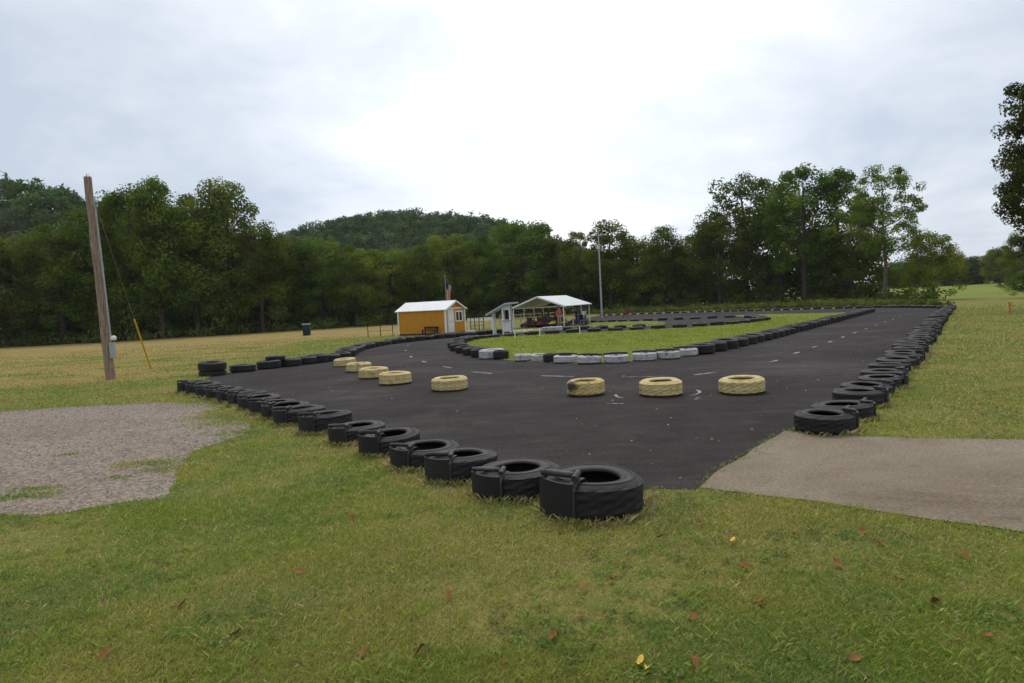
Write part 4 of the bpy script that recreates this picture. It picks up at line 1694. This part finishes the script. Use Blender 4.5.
for i, (px, top, w, kind, var) in enumerate(line):
    vis = i  # the first one stands outside the left edge of the frame
    if i == 0:
        lab = 'dense dark green tree at the far left end of the tree line'
    elif kind == 'sparse':
        lab = 'tall thin-leaved tree with bare limbs at the right end of the tree line'
    elif i == 17:
        lab = 'wide dark green tree standing behind the white kart shelter'
    elif i == 20:
        lab = 'tall green tree directly behind the tall light pole'
    elif i == 29:
        lab = 'broad low tree in front of the tallest trees at the right'
    else:
        lab = f'{look[kind]}, {nth(i)} from the left in the tree line'
    plant(px, top, w, kind, lab, dY=random.uniform(-4, 4), var=var)
# lone bushy tree on the right and the far pasture trees
plant(934, 234, 58, 'bush', 'round bushy tree standing alone right of the tall tree line', 0, 1, None)
near = empty('maple_tree', (0, 0, 0))
Yn = 36.
pb = at_depth(1068, 300, Yn)
near.location = (pb.x, Yn, zt(Yn))
tag(near, 'near dark maple tree reaching in at the right edge of the frame', 'tree')
r_ = random.Random(5)
hN = at_depth(1060, 66, Yn).z - zt(Yn)
mb = MB()
mb.tube([(0, 0, -.2), (.1, 0, hN * .4), (0, .1, hN * .85)], [.34, .24, .05], 12)
cen, rad, tin = [], [], []
kN = Yn / F
for i in range(120):
    z = hN * r_.uniform(.24, .98)
    f = (z / hN - .2) / .8
    a = r_.uniform(0, 6.28)
    q = 70 * kN * (.50 + .62 * math.sin(math.pi * min(1, .22 + .72 * (1 - f)))) * r_.uniform(.55, 1.0)
    lim = at_depth(1043, 200, Yn).x - near.location.x
    cen.append((max(q * math.cos(a), lim + r_.uniform(0, 1.2)), q * math.sin(a), z))
for px, py, rr in ((1024, 95, .55), (1018, 110, .45), (1013, 125, .55), (1006, 148, .5), (1018, 152, .7), (1012, 170, .5), (1018, 182, .5), (1008, 200, .5), (1001, 208, .45), (1016, 206, .6), (1022, 225, .4), (1022, 130, .7)):
    p = at_depth(px + 6, py, Yn) - near.location
    cen.append(tuple(p))
for c in cen:
    s_ = Vector((0, 0, max(.5, c[2] - 1.2)))
    e = Vector(c)
    mb.tube([s_, s_.lerp(e, .5) + Vector((0, 0, .1)), e], [.06, .04, .012], 5)
    v = r_.uniform(.7, 1.15)
    rad.append(r_.uniform(.50, .85))
    tin.append(np.array([.085, .115, .030]) * v)
V, Q, T = leaf_cloud(cen, rad, 300, .085, 5, tin, .75)
mb.build('trunk', M['bark'], near)
link('crown', np_mesh('crown', V, Q, T), M['leaf'], near)


def plant_at(px, top, width, kind, Y, label, var=0, group=None):
    b = at_depth(px, 300, Y)
    z0 = zt(Y)
    h = at_depth(px, top, Y).z - z0
    c, t, half, ztop = TREES[kind][var % len(TREES[kind])]
    root = empty('tree', (b.x, Y, z0), random.uniform(0, 6.28))
    sx = width * (Y / F) / (2 * half)
    root.scale = (sx, sx, h / ztop)
    tag(root, label, 'tree', group)
    for nm, me in (('trunk', t), ('crown', c)):
        o = bpy.data.objects.new(nm, me)
        col.objects.link(o)
        o.parent = root


plant_at(1000, 247, 30, 'dense', 220, 'mid-sized tree beyond the far green pasture at right', 1)
plant_at(1026, 232, 40, 'dense', 127, 'dark tree at the right edge below the maple', 2)
plant_at(1030, 270, 44, 'bush', 80, 'dark bush at the right edge beside the pasture', 0)
for i, (px, top, w, v) in enumerate(((905, 262, 34, 0), (928, 258, 36, 1), (950, 255, 34, 2), (966, 258, 30, 3), (982, 256, 30, 0), (1018, 255, 36, 1), (1040, 252, 40, 2))):
    plant_at(px, top, w * 1.25, 'bush', 275, f'hazy distant tree, {nth(i + 1)} from the left beyond the far pasture', v, 'distant trees beyond the pasture')


# woods behind the first trees: one mass
def woods_mass():
    r = random.Random(3)
    cen, rad, tin = [], [], []
    sk_px = [-120, 0, 60, 120, 160, 235, 262, 300, 360, 400, 450, 500, 560, 600, 640, 700, 740, 790, 850, 880]
    sk_top = [250, 250, 246, 215, 200, 205, 238, 250, 256, 262, 250, 250, 246, 250, 250, 246, 232, 226, 230, 244]
    for i in range(1150):
        px = r.uniform(-120, 880)
        Y = float(np.interp(px, base_curve_px, base_curve_Y)) + r.uniform(7, 26)
        top = at_depth(px, np.interp(px, sk_px, sk_top), Y).z
        z0 = zt(Y)
        z = z0 + (top - z0) * r.uniform(.0, 1.0) ** 1.25 * .92
        b = at_depth(px, 310, Y)
        cen.append((b.x, Y, z))
        rad.append(r.uniform(2.0, 3.6))
        tin.append(np.array([.080, .120, .018]) * r.uniform(.6, 1.35))
    V, Q, T = leaf_cloud(cen, rad, 110, .40, 9, tin, .85)
    o = link('woods', np_mesh('woods', V, Q, T), M['forest'])
    tag(o, 'dark mass of woods filling in behind the front trees', 'woods', None, 'stuff')


woods_mass()


def distant_band():
    r = random.Random(31)
    cen, rad, tin = [], [], []
    for i in range(420):
        px = r.uniform(880, 1150)
        Y = r.uniform(282, 305)
        b = at_depth(px, 300, Y)
        top = 11.5 + 2.5 * math.sin(px * .07) + 1.5 * math.sin(px * .19)
        cen.append((b.x, Y, zt(Y) + top * r.uniform(.02, .95)))
        rad.append(r.uniform(2.0, 3.4))
        tin.append(np.array([.055, .085, .045]) * r.uniform(.6, 1.3))  # bluish tint puts distance haze into the leaf colour
    V, Q, T = leaf_cloud(cen, rad, 70, .55, 33, tin, .85)
    o = link('distant_woods', np_mesh('distant_woods', V, Q, T), M['forest'])
    tag(o, 'low hazy band of distant woods beyond the far pasture', 'woods', None, 'stuff')


distant_band()


# undergrowth along the foot of the woods, and the weedy bank behind the track
def undergrowth():
    r = random.Random(8)
    cen, rad, tin = [], [], []
    for i in range(420):
        px = r.uniform(-100, 940)
        Y = float(np.interp(px, base_curve_px, base_curve_Y)) + r.uniform(-5, 3)
        b = at_depth(px, 310, Y)
        hgt = r.uniform(.3, 2.2)
        cen.append((b.x, Y, zt(Y) + hgt * .5))
        rad.append(hgt * .9)
        tin.append(np.array([.095, .125, .028]) * r.uniform(.7, 1.5))
    V, Q, T = leaf_cloud(cen, rad, 55, .22, 10, tin, .8)
    o = link('undergrowth', np_mesh('undergrowth', V, Q, T), M['forest'])
    tag(o, 'low dark undergrowth along the foot of the woods', 'undergrowth', None, 'stuff')
    cen, rad, tin = [], [], []
    for i in range(520):
        px = r.uniform(585, 960)
        e = gp(px, float(np.interp(px, [585, 600, 700, 800, 850, 900, 960], [314.5, 314.5, 311, 308.4, 307, 306.2, 306.8])))
        f = r.random()
        X, Y = e[0] + f * 9 * (e[0] / max(e[1], 1)) * .6, e[1] + 1.0 + f * 9
        hgt = r.uniform(.25, .95) * (1 if px < 880 else .7)
        cen.append((X, Y, zt(Y) + hgt * .55))
        rad.append(hgt * .95)
        tin.append(np.array([.115, .145, .035]) * r.uniform(.55, 1.35) * np.array([1 + r.uniform(-.1, .35), 1, 1]))
    V, Q, T = leaf_cloud(cen, rad, 46, .13, 12, tin, .8)
    o = link('weeds', np_mesh('weeds', V, Q, T), M['forest'])
    tag(o, 'tall green weeds on the bank behind the far tyre row', 'weeds', None, 'stuff')


undergrowth()


# ------------------------------------------------------------------ hills
def hills():
    rear = [(-400, 420), (180, 255), (240, 246), (285, 235), (305, 226), (340, 220), (370, 214), (400, 211), (440, 213), (480, 217), (520, 227), (560, 240), (620, 262), (700, 275), (900, 285)]
    left = [(-700, 150), (-300, 152), (-100, 160), (0, 178), (30, 178), (60, 187), (100, 201), (140, 208), (170, 216), (220, 240), (300, 270), (420, 300)]
    prof = []
    for sk, Yr, tree_h in ((rear, 400., 8.5), (left, 235., 9.)):
        pts = []
        for px, py in sk:
            p = at_depth(px, py, Yr)
            pts.append((p.x, p.z - tree_h))
        prof.append((np.array(pts), Yr))

    def hz(X, Y):
        z = -2.6
        for (pts, Yr), wd in zip(prof, (130., 95.)):
            t = abs(Y - Yr) / wd
            if t < 1:
                # widen the ridge to either side of its crest
                h = np.interp(X * Yr / max(Y, 60.) if Y < Yr else X, pts[:, 0], pts[:, 1])
                z = max(z, -2.6 + (h + 2.6) * (.5 + .5 * math.cos(math.pi * t)))
        return z
    xs = np.arange(-420, 260, 10.)
    ys = np.arange(134, 540, 8.)
    X, Y = np.meshgrid(xs, ys)
    Z = np.array([[hz(a, b) for a, b in zip(ra, rb)] for ra, rb in zip(X, Y)])
    V = np.stack([X, Y, Z], -1).reshape(-1, 3)
    ny, nx = X.shape
    i = np.arange(ny - 1)[:, None] * nx + np.arange(nx - 1)[None]
    Q = np.stack([i, i + 1, i + nx + 1, i + nx], -1).reshape(-1, 4)
    o = link('hills', np_mesh('hills', V, Q, None, True), M['hill'])
    tag(o, kind='structure')
    r = random.Random(4)
    cen, rad, tin = [], [], []
    n = 0
    while n < 3400:
        Y0 = r.uniform(146, 425) if r.random() < .45 else r.uniform(300, 420)
        X0 = r.uniform(-420, 220) if Y0 > 270 else r.uniform(-330, -30)
        if abs(X0) > Y0 * 1.0: continue
        z = hz(X0, Y0)
        if z < 1: continue
        n += 1
        h = r.uniform(7, 11)
        tint = np.array([.082, .140, .042]) * r.uniform(.6, 1.35) * np.array([1 + r.uniform(-.1, .3), 1, 1 + r.uniform(-.1, .3)])
        for q in range(5):
            a = r.uniform(0, 6.28)
            w = r.uniform(.6, 2.9)
            cen.append((X0 + w * math.cos(a), Y0 + w * math.sin(a), z + h * r.uniform(.15, .88)))
            rad.append(r.uniform(1.6, 2.7))
            tin.append(tint * r.uniform(.85, 1.15))
    V, Q, T = leaf_cloud(cen, rad, 22, .66, 14, tin, .85)
    o = link('forest', np_mesh('forest', V, Q, T), M['forest'])
    tag(o, 'distant green forest covering the hills', 'forest', None, 'stuff')


hills()

# ------------------------------------------------------------------ grass blades
def grass():
    r = rng
    n = 1250000
    # thinner with distance, from just in front of the photographer outwards
    u = r.random(n)
    d0, d1 = 1.9, 75.0
    D = d0 * (d1 / d0) ** (u ** 1.12)
    A = r.uniform(-1.02, 1.02, n)
    X, Y = D * np.sin(A), D * np.cos(A)
    keep = (Y > .3) & (r.random(n) < np.clip((78 - D) / 34, .0, 1))
    keep &= ~(in_poly(X, Y, track_out) & ~in_poly(X, Y, island_out) & ~in_poly(X, Y, mini_out))
    for poly in (conc_out, gravel_out):
        keep &= ~in_poly(X, Y, poly)
    # some of the turf creeps on to the edges of the lot
    for tx, ty, tr_ in tyre_spots:
        if ty < 75: keep &= (X - tx) ** 2 + (Y - ty) ** 2 > (tr_ * .97) ** 2
    # clover-like bare patches
    g = np.array([mnoise.noise(Vector((x * .9, y * .9, 3.1))) + .5 * mnoise.noise(Vector((x * 3.1, y * 3.1, 7.7))) for x, y in zip(X, Y)])
    keep &= r.random(n) < np.clip(1.05 + g * 1.1, .28, 1)
    X, Y, D, g = X[keep], Y[keep], D[keep], g[keep]
    # a few longer, lighter tufts
    tk = 1500
    ta = r.uniform(-.8, .8, tk)
    td = 2.2 * (26 / 2.2) ** r.random(tk)
    tq = np.repeat(np.stack([td * np.sin(ta), td * np.cos(ta)], 1), 22, 0) + r.normal(size=(tk * 22, 2)) * .035
    ok = np.ones(len(tq), bool)
    for poly in (track_out, conc_out, gravel_out): ok &= ~in_poly(tq[:, 0], tq[:, 1], poly)
    tq = tq[ok]
    # tufts along paved edges
    ex, ey = [], []
    for poly, k, sp in ((gravel_out, 46, .17), (conc_out, 20, .05), (track_out, 16, .065)):
        pp = np.array(poly)
        pp = pp[(np.hypot(pp[:, 0], pp[:, 1]) < 22) & (pp[:, 1] > 0)]
        q = np.repeat(pp, k, 0) + r.normal(size=(len(pp) * k, 2)) * sp
        ex.append(q[:, 0])
        ey.append(q[:, 1])
    # grass patches growing in the gravel
    for px, py, rx, ry, k in ((22, 497, .24, .08, 900), (146, 464, .22, .10, 900), (222, 417, .35, .16, 1300), (165, 470, .14, .10, 500), (40, 489, .16, .05, 400), (238, 422, .4, .25, 1500), (250, 432, .3, .15, 900), (120, 478, .1, .05, 160), (70, 455, .12, .06, 120)):
        c = gp(px, py)
        ex.append(c[0] + r.normal(size=k) * rx)
        ey.append(c[1] + r.normal(size=k) * ry)
    # longer dry grass at the feet of the tyres
    nt = 0
    for tx, ty, tr_ in tyre_spots:
        if ty < 18:
            side = in_poly(np.array([tx]), np.array([ty]), track_out)
            a = r.uniform(0, 6.28, 900)
            q = tr_ + np.abs(r.normal(size=900)) * .045 + .005
            x, y = tx + q * np.cos(a), ty + q * np.sin(a)
            ok = ~in_poly(x, y, track_out)
            ok &= ~in_poly(x, y, conc_out) | (r.random(900) < .15)
            ex.append(x[ok])
            ey.append(y[ok])
            nt += ok.sum()
    ex.append(tq[:, 0])
    ey.append(tq[:, 1])
    nq = len(tq)
    EX, EY = np.concatenate(ex), np.concatenate(ey)
    ne = len(EX)
    long_ = np.concatenate([np.zeros(len(X)), np.zeros(ne - nt - nq), np.ones(nt), np.full(nq, .0)])
    tuft = np.concatenate([np.zeros(len(X) + ne - nq), np.ones(nq)])
    X, Y = np.concatenate([X, EX]), np.concatenate([Y, EY])
    D = np.hypot(X, Y)
    g = np.concatenate([g, np.zeros(ne)])
    n = len(X)
    g2 = np.array([mnoise.noise(Vector((x * .42 + 9, y * .42, 1.3))) for x, y in zip(X, Y)])
    g3 = np.array([mnoise.noise(Vector((x * 1.9 + 4, y * 1.9, 5.3))) for x, y in zip(X, Y)])
    Z = np.interp(Y, YL, ZL)
    h = (.012 + .021 * r.random(n)) * (1 + .35 * g) * (1 + .035 * np.clip(D - 5, 0, 40)) + long_ * .055 * r.random(n) + tuft * .03 * r.random(n)
    w = np.maximum(.0016, .00044 * D) * (.7 + .8 * r.random(n))
    a = r.uniform(0, 2 * np.pi, n)
    ld = np.stack([np.cos(a), np.sin(a)], 1)                    # lean
    b = a + np.pi / 2 + r.normal(size=n) * .4
    wd = np.stack([np.cos(b), np.sin(b)], 1)
    lean = h * (.25 + 1.15 * r.random(n))
    base = np.stack([X, Y, Z - .003], 1)
    V = np.zeros((n, 4, 3))
    off = np.zeros((n, 3))
    off[:, :2] = wd * w[:, None]
    mid = base.copy()
    mid[:, :2] += ld * (lean * .40)[:, None]
    mid[:, 2] += h * .62
    tip_ = base.copy()
    tip_[:, :2] += ld * lean[:, None]
    tip_[:, 2] += h
    V[:, 0] = base - off
    V[:, 1] = base + off
    V[:, 2] = mid + off * .8
    V[:, 3] = tip_
    Q = np.arange(n * 4).reshape(n, 4)
    green = np.array([.215, .310, .050])
    olive = np.array([.36, .36, .080])
    straw = np.array([.54, .43, .21])
    brown = np.array([.29, .19, .10])
    k = np.clip(.38 + 1.5 * g2 + .9 * g3 + .25 * r.normal(size=n), 0, 1)[:, None]
    T = green * (1 - k) + olive * k
    cool = np.array([.20, .29, .085])
    g4 = np.array([mnoise.noise(Vector((x * 1.1 - 7, y * 1.1, 2.2))) for x, y in zip(X, Y)])
    kc = np.clip(g4 * 2.2 + .1 + .3 * r.normal(size=n), 0, .75)[:, None]
    T = T * (1 - kc) + cool * kc
    T = np.where(tuft[:, None] > 0, np.array([.30, .37, .075]), T)
    ps = np.clip(.10 + .30 * np.clip(g2 + .25 * g3, 0, 1) + .3 * np.clip(-g, 0, 1) + .45 * long_, 0, .85)
    # the worn verge right of the straight is drier
    ps = np.maximum(ps, .30 * (X > .57 * Y + .3) * (Y > 5.6))
    dryf = np.maximum(sstep(-X - .22 * (Y - 19), 6.6, 11.3) * sstep(Y, 17, 22), sstep(-X + (Y - 67) * .09, 4, 9) * sstep(Y, 53, 62))
    inl = in_poly(X, Y, island_out)
    T[inl] = np.array([.26, .31, .045]) * (.9 + .2 * k[inl])
    ps = np.where(inl, .04, np.maximum(ps, dryf * np.clip(.58 + 1.1 * g2, .15, .88)))
    fl_ = np.array(front_path)[::2]
    near_row = np.full(n, 9.)
    for qx, qy in fl_: near_row = np.minimum(near_row, np.hypot(X - qx, Y - qy))
    ps = np.maximum(ps, .74 * np.exp(-(np.maximum(near_row - .45, 0) / .50) ** 2) * np.clip(.75 + 1.2 * g3, .3, 1))
    dead = r.random(n) < ps
    br = r.random(n) < .3
    T[dead] = straw
    T[dead & br] = brown
    T[dead & (dryf > .4)] = np.array([.50, .40, .17])
    T *= (.70 + .6 * r.random(n))[:, None]
    me = np_mesh('grass', V.reshape(-1, 3), Q, np.repeat(T, 4, 0))
    o = link('grass', me, M['grass'])
    tag(o, 'mown olive green grass with dry straw patches', 'grass', None, 'stuff')
    print('blades', n)


grass()

# ------------------------------------------------------------------ fallen leaves, litter
def leaf_mesh(seed, L):
    r = random.Random(seed)
    out = []
    n = 7
    for k in range(n):
        f = k / (n - 1)
        wv = L * .30 * math.sin(math.pi * (f ** .8)) * r.uniform(.8, 1.15)
        zc = .012 * math.sin(f * 4 + seed)
        out.append((L * (f - .5), -wv, zc + wv * .5))
        out.append((L * (f - .5), 0, zc))
        out.append((L * (f - .5), wv, zc + wv * .35))
    fs = []
    for k in range(n - 1):
        for j in range(2):
            q = k * 3 + j
            fs.append((q, q + 1, q + 4, q + 3))
    mb = MB()
    mb.add(out, fs, 0, True)
    mb.tube([(-L * .5, 0, .0), (-L * .75, .01, .008)], .0016, 4)
    return mb.mesh('fallen_leaf')


LM = [leaf_mesh(s, l) for s, l in ((1, .075), (2, .06), (3, .085))]
for m_ in LM: m_.materials.append(M['dryleaf'])
GM = [leaf_mesh(s, l) for s, l in ((4, .07), (5, .055))]
for m_ in GM: m_.materials.append(M['goldleaf'])
brown_px = [(352, 521), (362, 657), (553, 640), (583, 592), (612, 583), (693, 621), (695, 669), (506, 667), (182, 607), (421, 655), (582, 620), (838, 568), (935, 607), (872, 540), (880, 546), (747, 571),
            (795, 537), (236, 637), (104, 660), (660, 540), (760, 605), (856, 664), (900, 583), (300, 575), (450, 600), (700, 527), (862, 536), (965, 500 + 60), (988, 640)]
for i, (px, py) in enumerate(brown_px):
    x, y = gp(px, py)
    o = bpy.data.objects.new('fallen_leaf', LM[i % 3])
    col.objects.link(o)
    o.location = (x, y, zt(y) + .030)
    o.rotation_euler = (random.uniform(-.5, .5), random.uniform(-.5, .5), random.uniform(0, 6.28))
    tag(o, 'dry orange-brown leaf lying on the mown lawn', 'leaf', 'dry leaves scattered on the lawn')
for i, (px, py, lab) in enumerate(((641, 668, 'pale yellow leaf at the very bottom of the lawn, upper of a pair'), (647, 677, 'golden leaf at the very bottom of the lawn, lower of a pair'),
                                   (733, 545, 'golden yellow leaf on the grass near the driveway'))):
    x, y = gp(px, py)
    o = bpy.data.objects.new('fallen_leaf', GM[i % 2])
    col.objects.link(o)
    o.location = (x, y, zt(y) + .04)
    o.rotation_euler = (random.uniform(-.5, .5), random.uniform(-.3, .6), random.uniform(0, 6.28))
    tag(o, lab, 'leaf', 'golden leaves on the lawn')


def clover():
    r = random.Random(17)
    cen, rad, tin = [], [], []
    while len(cen) < 900:
        a = r.uniform(-.8, .8)
        d = 2.3 * (11 / 2.3) ** r.random()
        x, y = d * math.sin(a), d * math.cos(a)
        if mnoise.noise(Vector((x * .8, y * .8, 12.))) < .02: continue
        q = np.array([[x, y]])
        if any(in_poly(q[:, 0], q[:, 1], p)[0] for p in (track_out, conc_out, gravel_out)): continue
        cen.append((x, y, zt(y) + .022))
        rad.append(r.uniform(.03, .085))
        tin.append(np.array([.13, .20, .055]) * r.uniform(.7, 1.5))
    V, Q, T = leaf_cloud(cen, rad, 16, .0095, 18, tin, .22, 2.2)
    o = link('clover', np_mesh('clover', V, Q, T), M['grass'])
    tag(o, 'small broad-leaved clover and weeds in the lawn', 'clover', None, 'stuff')


clover()


def loose_stones():
    r = np.random.default_rng(23)
    n = 26000
    X, Y = r.uniform(-13, -3, n), r.uniform(5, 16, n)
    k = in_poly(X, Y, gravel_out)
    X, Y = X[k], Y[k]
    ge = np.array(gravel_out)
    qe = np.repeat(ge, 6, 0) + r.normal(size=(len(ge) * 6, 2)) * .10
    X, Y = np.concatenate([X, qe[:, 0]]), np.concatenate([Y, qe[:, 1]])
    n = len(X)
    s_ = .006 + .016 * r.random(n) ** 2.5
    a = r.uniform(0, 6.28, n)
    Z = np.interp(Y, YL, ZL) + .0045
    V = np.zeros((n, 7, 3))
    for i in range(5):
        b = a + i * 2 * np.pi / 5
        q = s_ * r.uniform(.7, 1.2, n)
        V[:, i] = np.stack([X + q * np.cos(b), Y + q * np.sin(b), Z], 1)
    V[:, 5] = np.stack([X + s_ * .3 * np.cos(a), Y + s_ * .3 * np.sin(a), Z + s_ * .7], 1)
    V[:, 6] = np.stack([X - s_ * .35 * np.cos(a), Y - s_ * .3 * np.sin(a), Z + s_ * .6], 1)
    b = np.arange(n)[:, None] * 7
    tri = [(0, 1, 5), (1, 2, 5), (2, 6, 5), (2, 3, 6), (3, 4, 6), (4, 5, 6), (4, 0, 5)]
    Q = np.concatenate([b + np.array([t]) for t in tri])
    g = r.uniform(.10, .30, n)[:, None] * np.array([1.12, .97, .84]) * r.uniform(.9, 1.1, (n, 3))
    me = np_mesh('loose_stones', V.reshape(-1, 3), Q, np.repeat(g, 7, 0))
    m = NT('stone')
    at = m.node('ShaderNodeAttribute', attribute_name='tint')
    m.base(at.outputs['Color'], .95, .1)
    o = link('loose_stones', me, m.mat)
    tag(o, 'loose pale stones lying on the gravel lot', 'stones', None, 'stuff')


loose_stones()


def litter():
    r = rng
    n = 900
    X, Y = r.uniform(-9, 16, n), 3.5 + 20 * r.random(n) ** 1.6
    k = in_poly(X, Y, track_out) & ~in_poly(X, Y, island_out)
    X, Y = X[k], Y[k]
    n = len(X)
    s = .006 + .020 * r.random(n) ** 3
    a = r.uniform(0, 6.28, n)
    ca, sa = np.cos(a) * s, np.sin(a) * s
    Z = np.interp(Y, YL, ZL) + .0055
    V = np.zeros((n, 5, 3))
    for i, (cx, cy) in enumerate(((1, 0), (0, .7), (-1, 0), (0, -.7))):
        V[:, i] = np.stack([X + ca * cx - sa * cy, Y + sa * cx + ca * cy, Z], 1)
    V[:, 4] = np.stack([X, Y, Z + s * .6], 1)
    b = np.arange(n)[:, None] * 5
    Q = np.concatenate([b + np.array([[0, 1, 4]]), b + np.array([[1, 2, 4]]), b + np.array([[2, 3, 4]]), b + np.array([[3, 0, 4]])])
    o = link('grit', np_mesh('grit', V.reshape(-1, 3), Q), M['pebble'])
    tag(o, 'pale grit and leaf bits scattered over the asphalt', 'grit', None, 'stuff')


litter()

# ------------------------------------------------------------------ haze
HAZE = 0.0001
if HAZE:
    mb = MB()
    mb.box((0, 1050, 48), (3500, 2400, 106))
    hm = bpy.data.materials.new('haze')
    hm.use_nodes = True
    nt = hm.node_tree
    nt.nodes.remove(nt.nodes['Principled BSDF'])
    pv = nt.nodes.new('ShaderNodeVolumePrincipled')
    pv.inputs['Color'].default_value = (.86, .91, .97, 1)
    pv.inputs['Density'].default_value = HAZE
    nt.links.new(pv.outputs[0], nt.nodes['Material Output'].inputs['Volume'])
    o = mb.build('haze', hm)
    tag(o, kind='stuff')

# ------------------------------------------------------------------ sky and light
SUN_EL, SUN_AZ = R(52), R(4)      # azimuth measured from +Y towards +X
sd_ = Vector((math.sin(SUN_AZ) * math.cos(SUN_EL), math.cos(SUN_AZ) * math.cos(SUN_EL), math.sin(SUN_EL)))
w = bpy.data.worlds.new('World')
scene.world = w
w.use_nodes = True
nt = w.node_tree
N = nt.nodes
L_ = nt.links.new
bg = N['Background']
sky = N.new('ShaderNodeTexSky')
sky.sky_type = 'NISHITA'
sky.sun_disc = False
sky.sun_elevation = SUN_EL
sky.sun_rotation = SUN_AZ
L_(sky.outputs[0], bg.inputs['Color'])
bg.inputs['Strength'].default_value = .08
# overcast deck: noise on a flat layer above the viewer
tc = N.new('ShaderNodeTexCoord')
sx = N.new('ShaderNodeSeparateXYZ')
L_(tc.outputs['Generated'], sx.inputs[0])


def mth(op, a, b=0.):
    nd = N.new('ShaderNodeMath')
    nd.operation = op
    for s, v in ((nd.inputs[0], a), (nd.inputs[1], b)):
        if hasattr(v, 'links'): L_(v, s)
        else: s.default_value = v
    return nd.outputs[0]


zc = mth('ADD', mth('MAXIMUM', sx.outputs[2], 0.), .22)
cx = N.new('ShaderNodeCombineXYZ')
L_(mth('DIVIDE', sx.outputs[0], zc), cx.inputs[0])
L_(mth('DIVIDE', sx.outputs[1], zc), cx.inputs[1])


def wnoise(scale, detail, rough, dist=0, off=0):
    nd = N.new('ShaderNodeTexNoise')
    nd.inputs['Scale'].default_value = scale
    nd.inputs['Detail'].default_value = detail
    nd.inputs['Roughness'].default_value = rough
    nd.inputs['Distortion'].default_value = dist
    ad = N.new('ShaderNodeVectorMath')
    ad.inputs[1].default_value = (off, off * .7, off * .3)
    L_(cx.outputs[0], ad.inputs[0])
    L_(ad.outputs[0], nd.inputs['Vector'])
    return nd.outputs['Fac']


n_big = wnoise(.75, 5, .55, .5, 3.0)
n_sm = wnoise(2.6, 6, .6, .3, 9.0)
dot = N.new('ShaderNodeVectorMath')
dot.operation = 'DOT_PRODUCT'
glow_dir = Vector(ray(535, 110)).normalized()
dot.inputs[1].default_value = glow_dir
L_(tc.outputs['Generated'], dot.inputs[0])
glow = mth('POWER', mth('MAXIMUM', dot.outputs['Value'], 0.), 16.)
dens = mth('SUBTRACT', mth('ADD', mth('MULTIPLY', n_big, .75), mth('MULTIPLY', n_sm, .28)), mth('MULTIPLY', glow, .26))
for bx_, by_, pw_, am_ in ((110, 40, 7., .045), (330, 185, 60., .05), (830, 80, 22., .035)):
    bd = N.new('ShaderNodeVectorMath')
    bd.operation = 'DOT_PRODUCT'
    bd.inputs[1].default_value = Vector(ray(bx_, by_)).normalized()
    L_(tc.outputs['Generated'], bd.inputs[0])
    dens = mth('ADD', dens, mth('MULTIPLY', mth('POWER', mth('MAXIMUM', bd.outputs['Value'], 0.), pw_), am_))
cr = N.new('ShaderNodeValToRGB')
e = cr.color_ramp.elements
e[0].position, e[0].color = .30, (.95, .955, .96, 1)
e[1].position, e[1].color = .62, (.52, .585, .685, 1)
x = e.new(.43)
x.color = (.73, .775, .835, 1)
L_(dens, cr.inputs['Fac'])
bg2 = N.new('ShaderNodeBackground')
L_(cr.outputs['Color'], bg2.inputs['Color'])
L_(mth('ADD', .92, mth('MULTIPLY', glow, .26)), bg2.inputs['Strength'])
mx = N.new('ShaderNodeMixShader')
mx.inputs[0].default_value = .94
L_(bg.outputs[0], mx.inputs[1])
L_(bg2.outputs[0], mx.inputs[2])
L_(mx.outputs[0], N['World Output'].inputs['Surface'])

sl = bpy.data.lights.new('sun', 'SUN')
sl.energy = 1.5
sl.angle = R(30)
sl.color = (1, .965, .91)
so = bpy.data.objects.new('sun', sl)
col.objects.link(so)
so.rotation_euler = (-sd_).to_track_quat('-Z', 'Y').to_euler()
so.location = (0, 0, 60)

# ------------------------------------------------------------------ camera
cam = bpy.data.cameras.new('camera')
cam.sensor_width = 36
cam.lens = 24
cam.clip_start = .05
cam.clip_end = 4000
co = bpy.data.objects.new('camera', cam)
col.objects.link(co)
right = Vector((1, 0, 0))
fwd = Vector((0, math.cos(PITCH), -math.sin(PITCH)))
upv = Vector((0, math.sin(PITCH), math.cos(PITCH)))
c, s = math.cos(ROLL), math.sin(ROLL)
r2 = right * c - upv * s
u2 = upv * c + right * s
co.matrix_world = Matrix(((r2.x, u2.x, -fwd.x, 0), (r2.y, u2.y, -fwd.y, 0), (r2.z, u2.z, -fwd.z, CAM_H), (0, 0, 0, 1)))
scene.camera = co

for o in scene.objects:
    if 'used' in o: del o['used']
    if o.type == 'MESH' and o.parent is None and o.get('category') is None and o.get('kind') is None:
        print('untagged', o.name)
scene.view_settings.view_transform = 'Standard'
scene.view_settings.look = 'None'
scene.view_settings.exposure = .34
scene.view_settings.gamma = 1
scene.cycles.max_bounces = 6
scene.cycles.diffuse_bounces = 4
scene.cycles.transparent_max_bounces = 8
scene.cycles.use_denoising = True
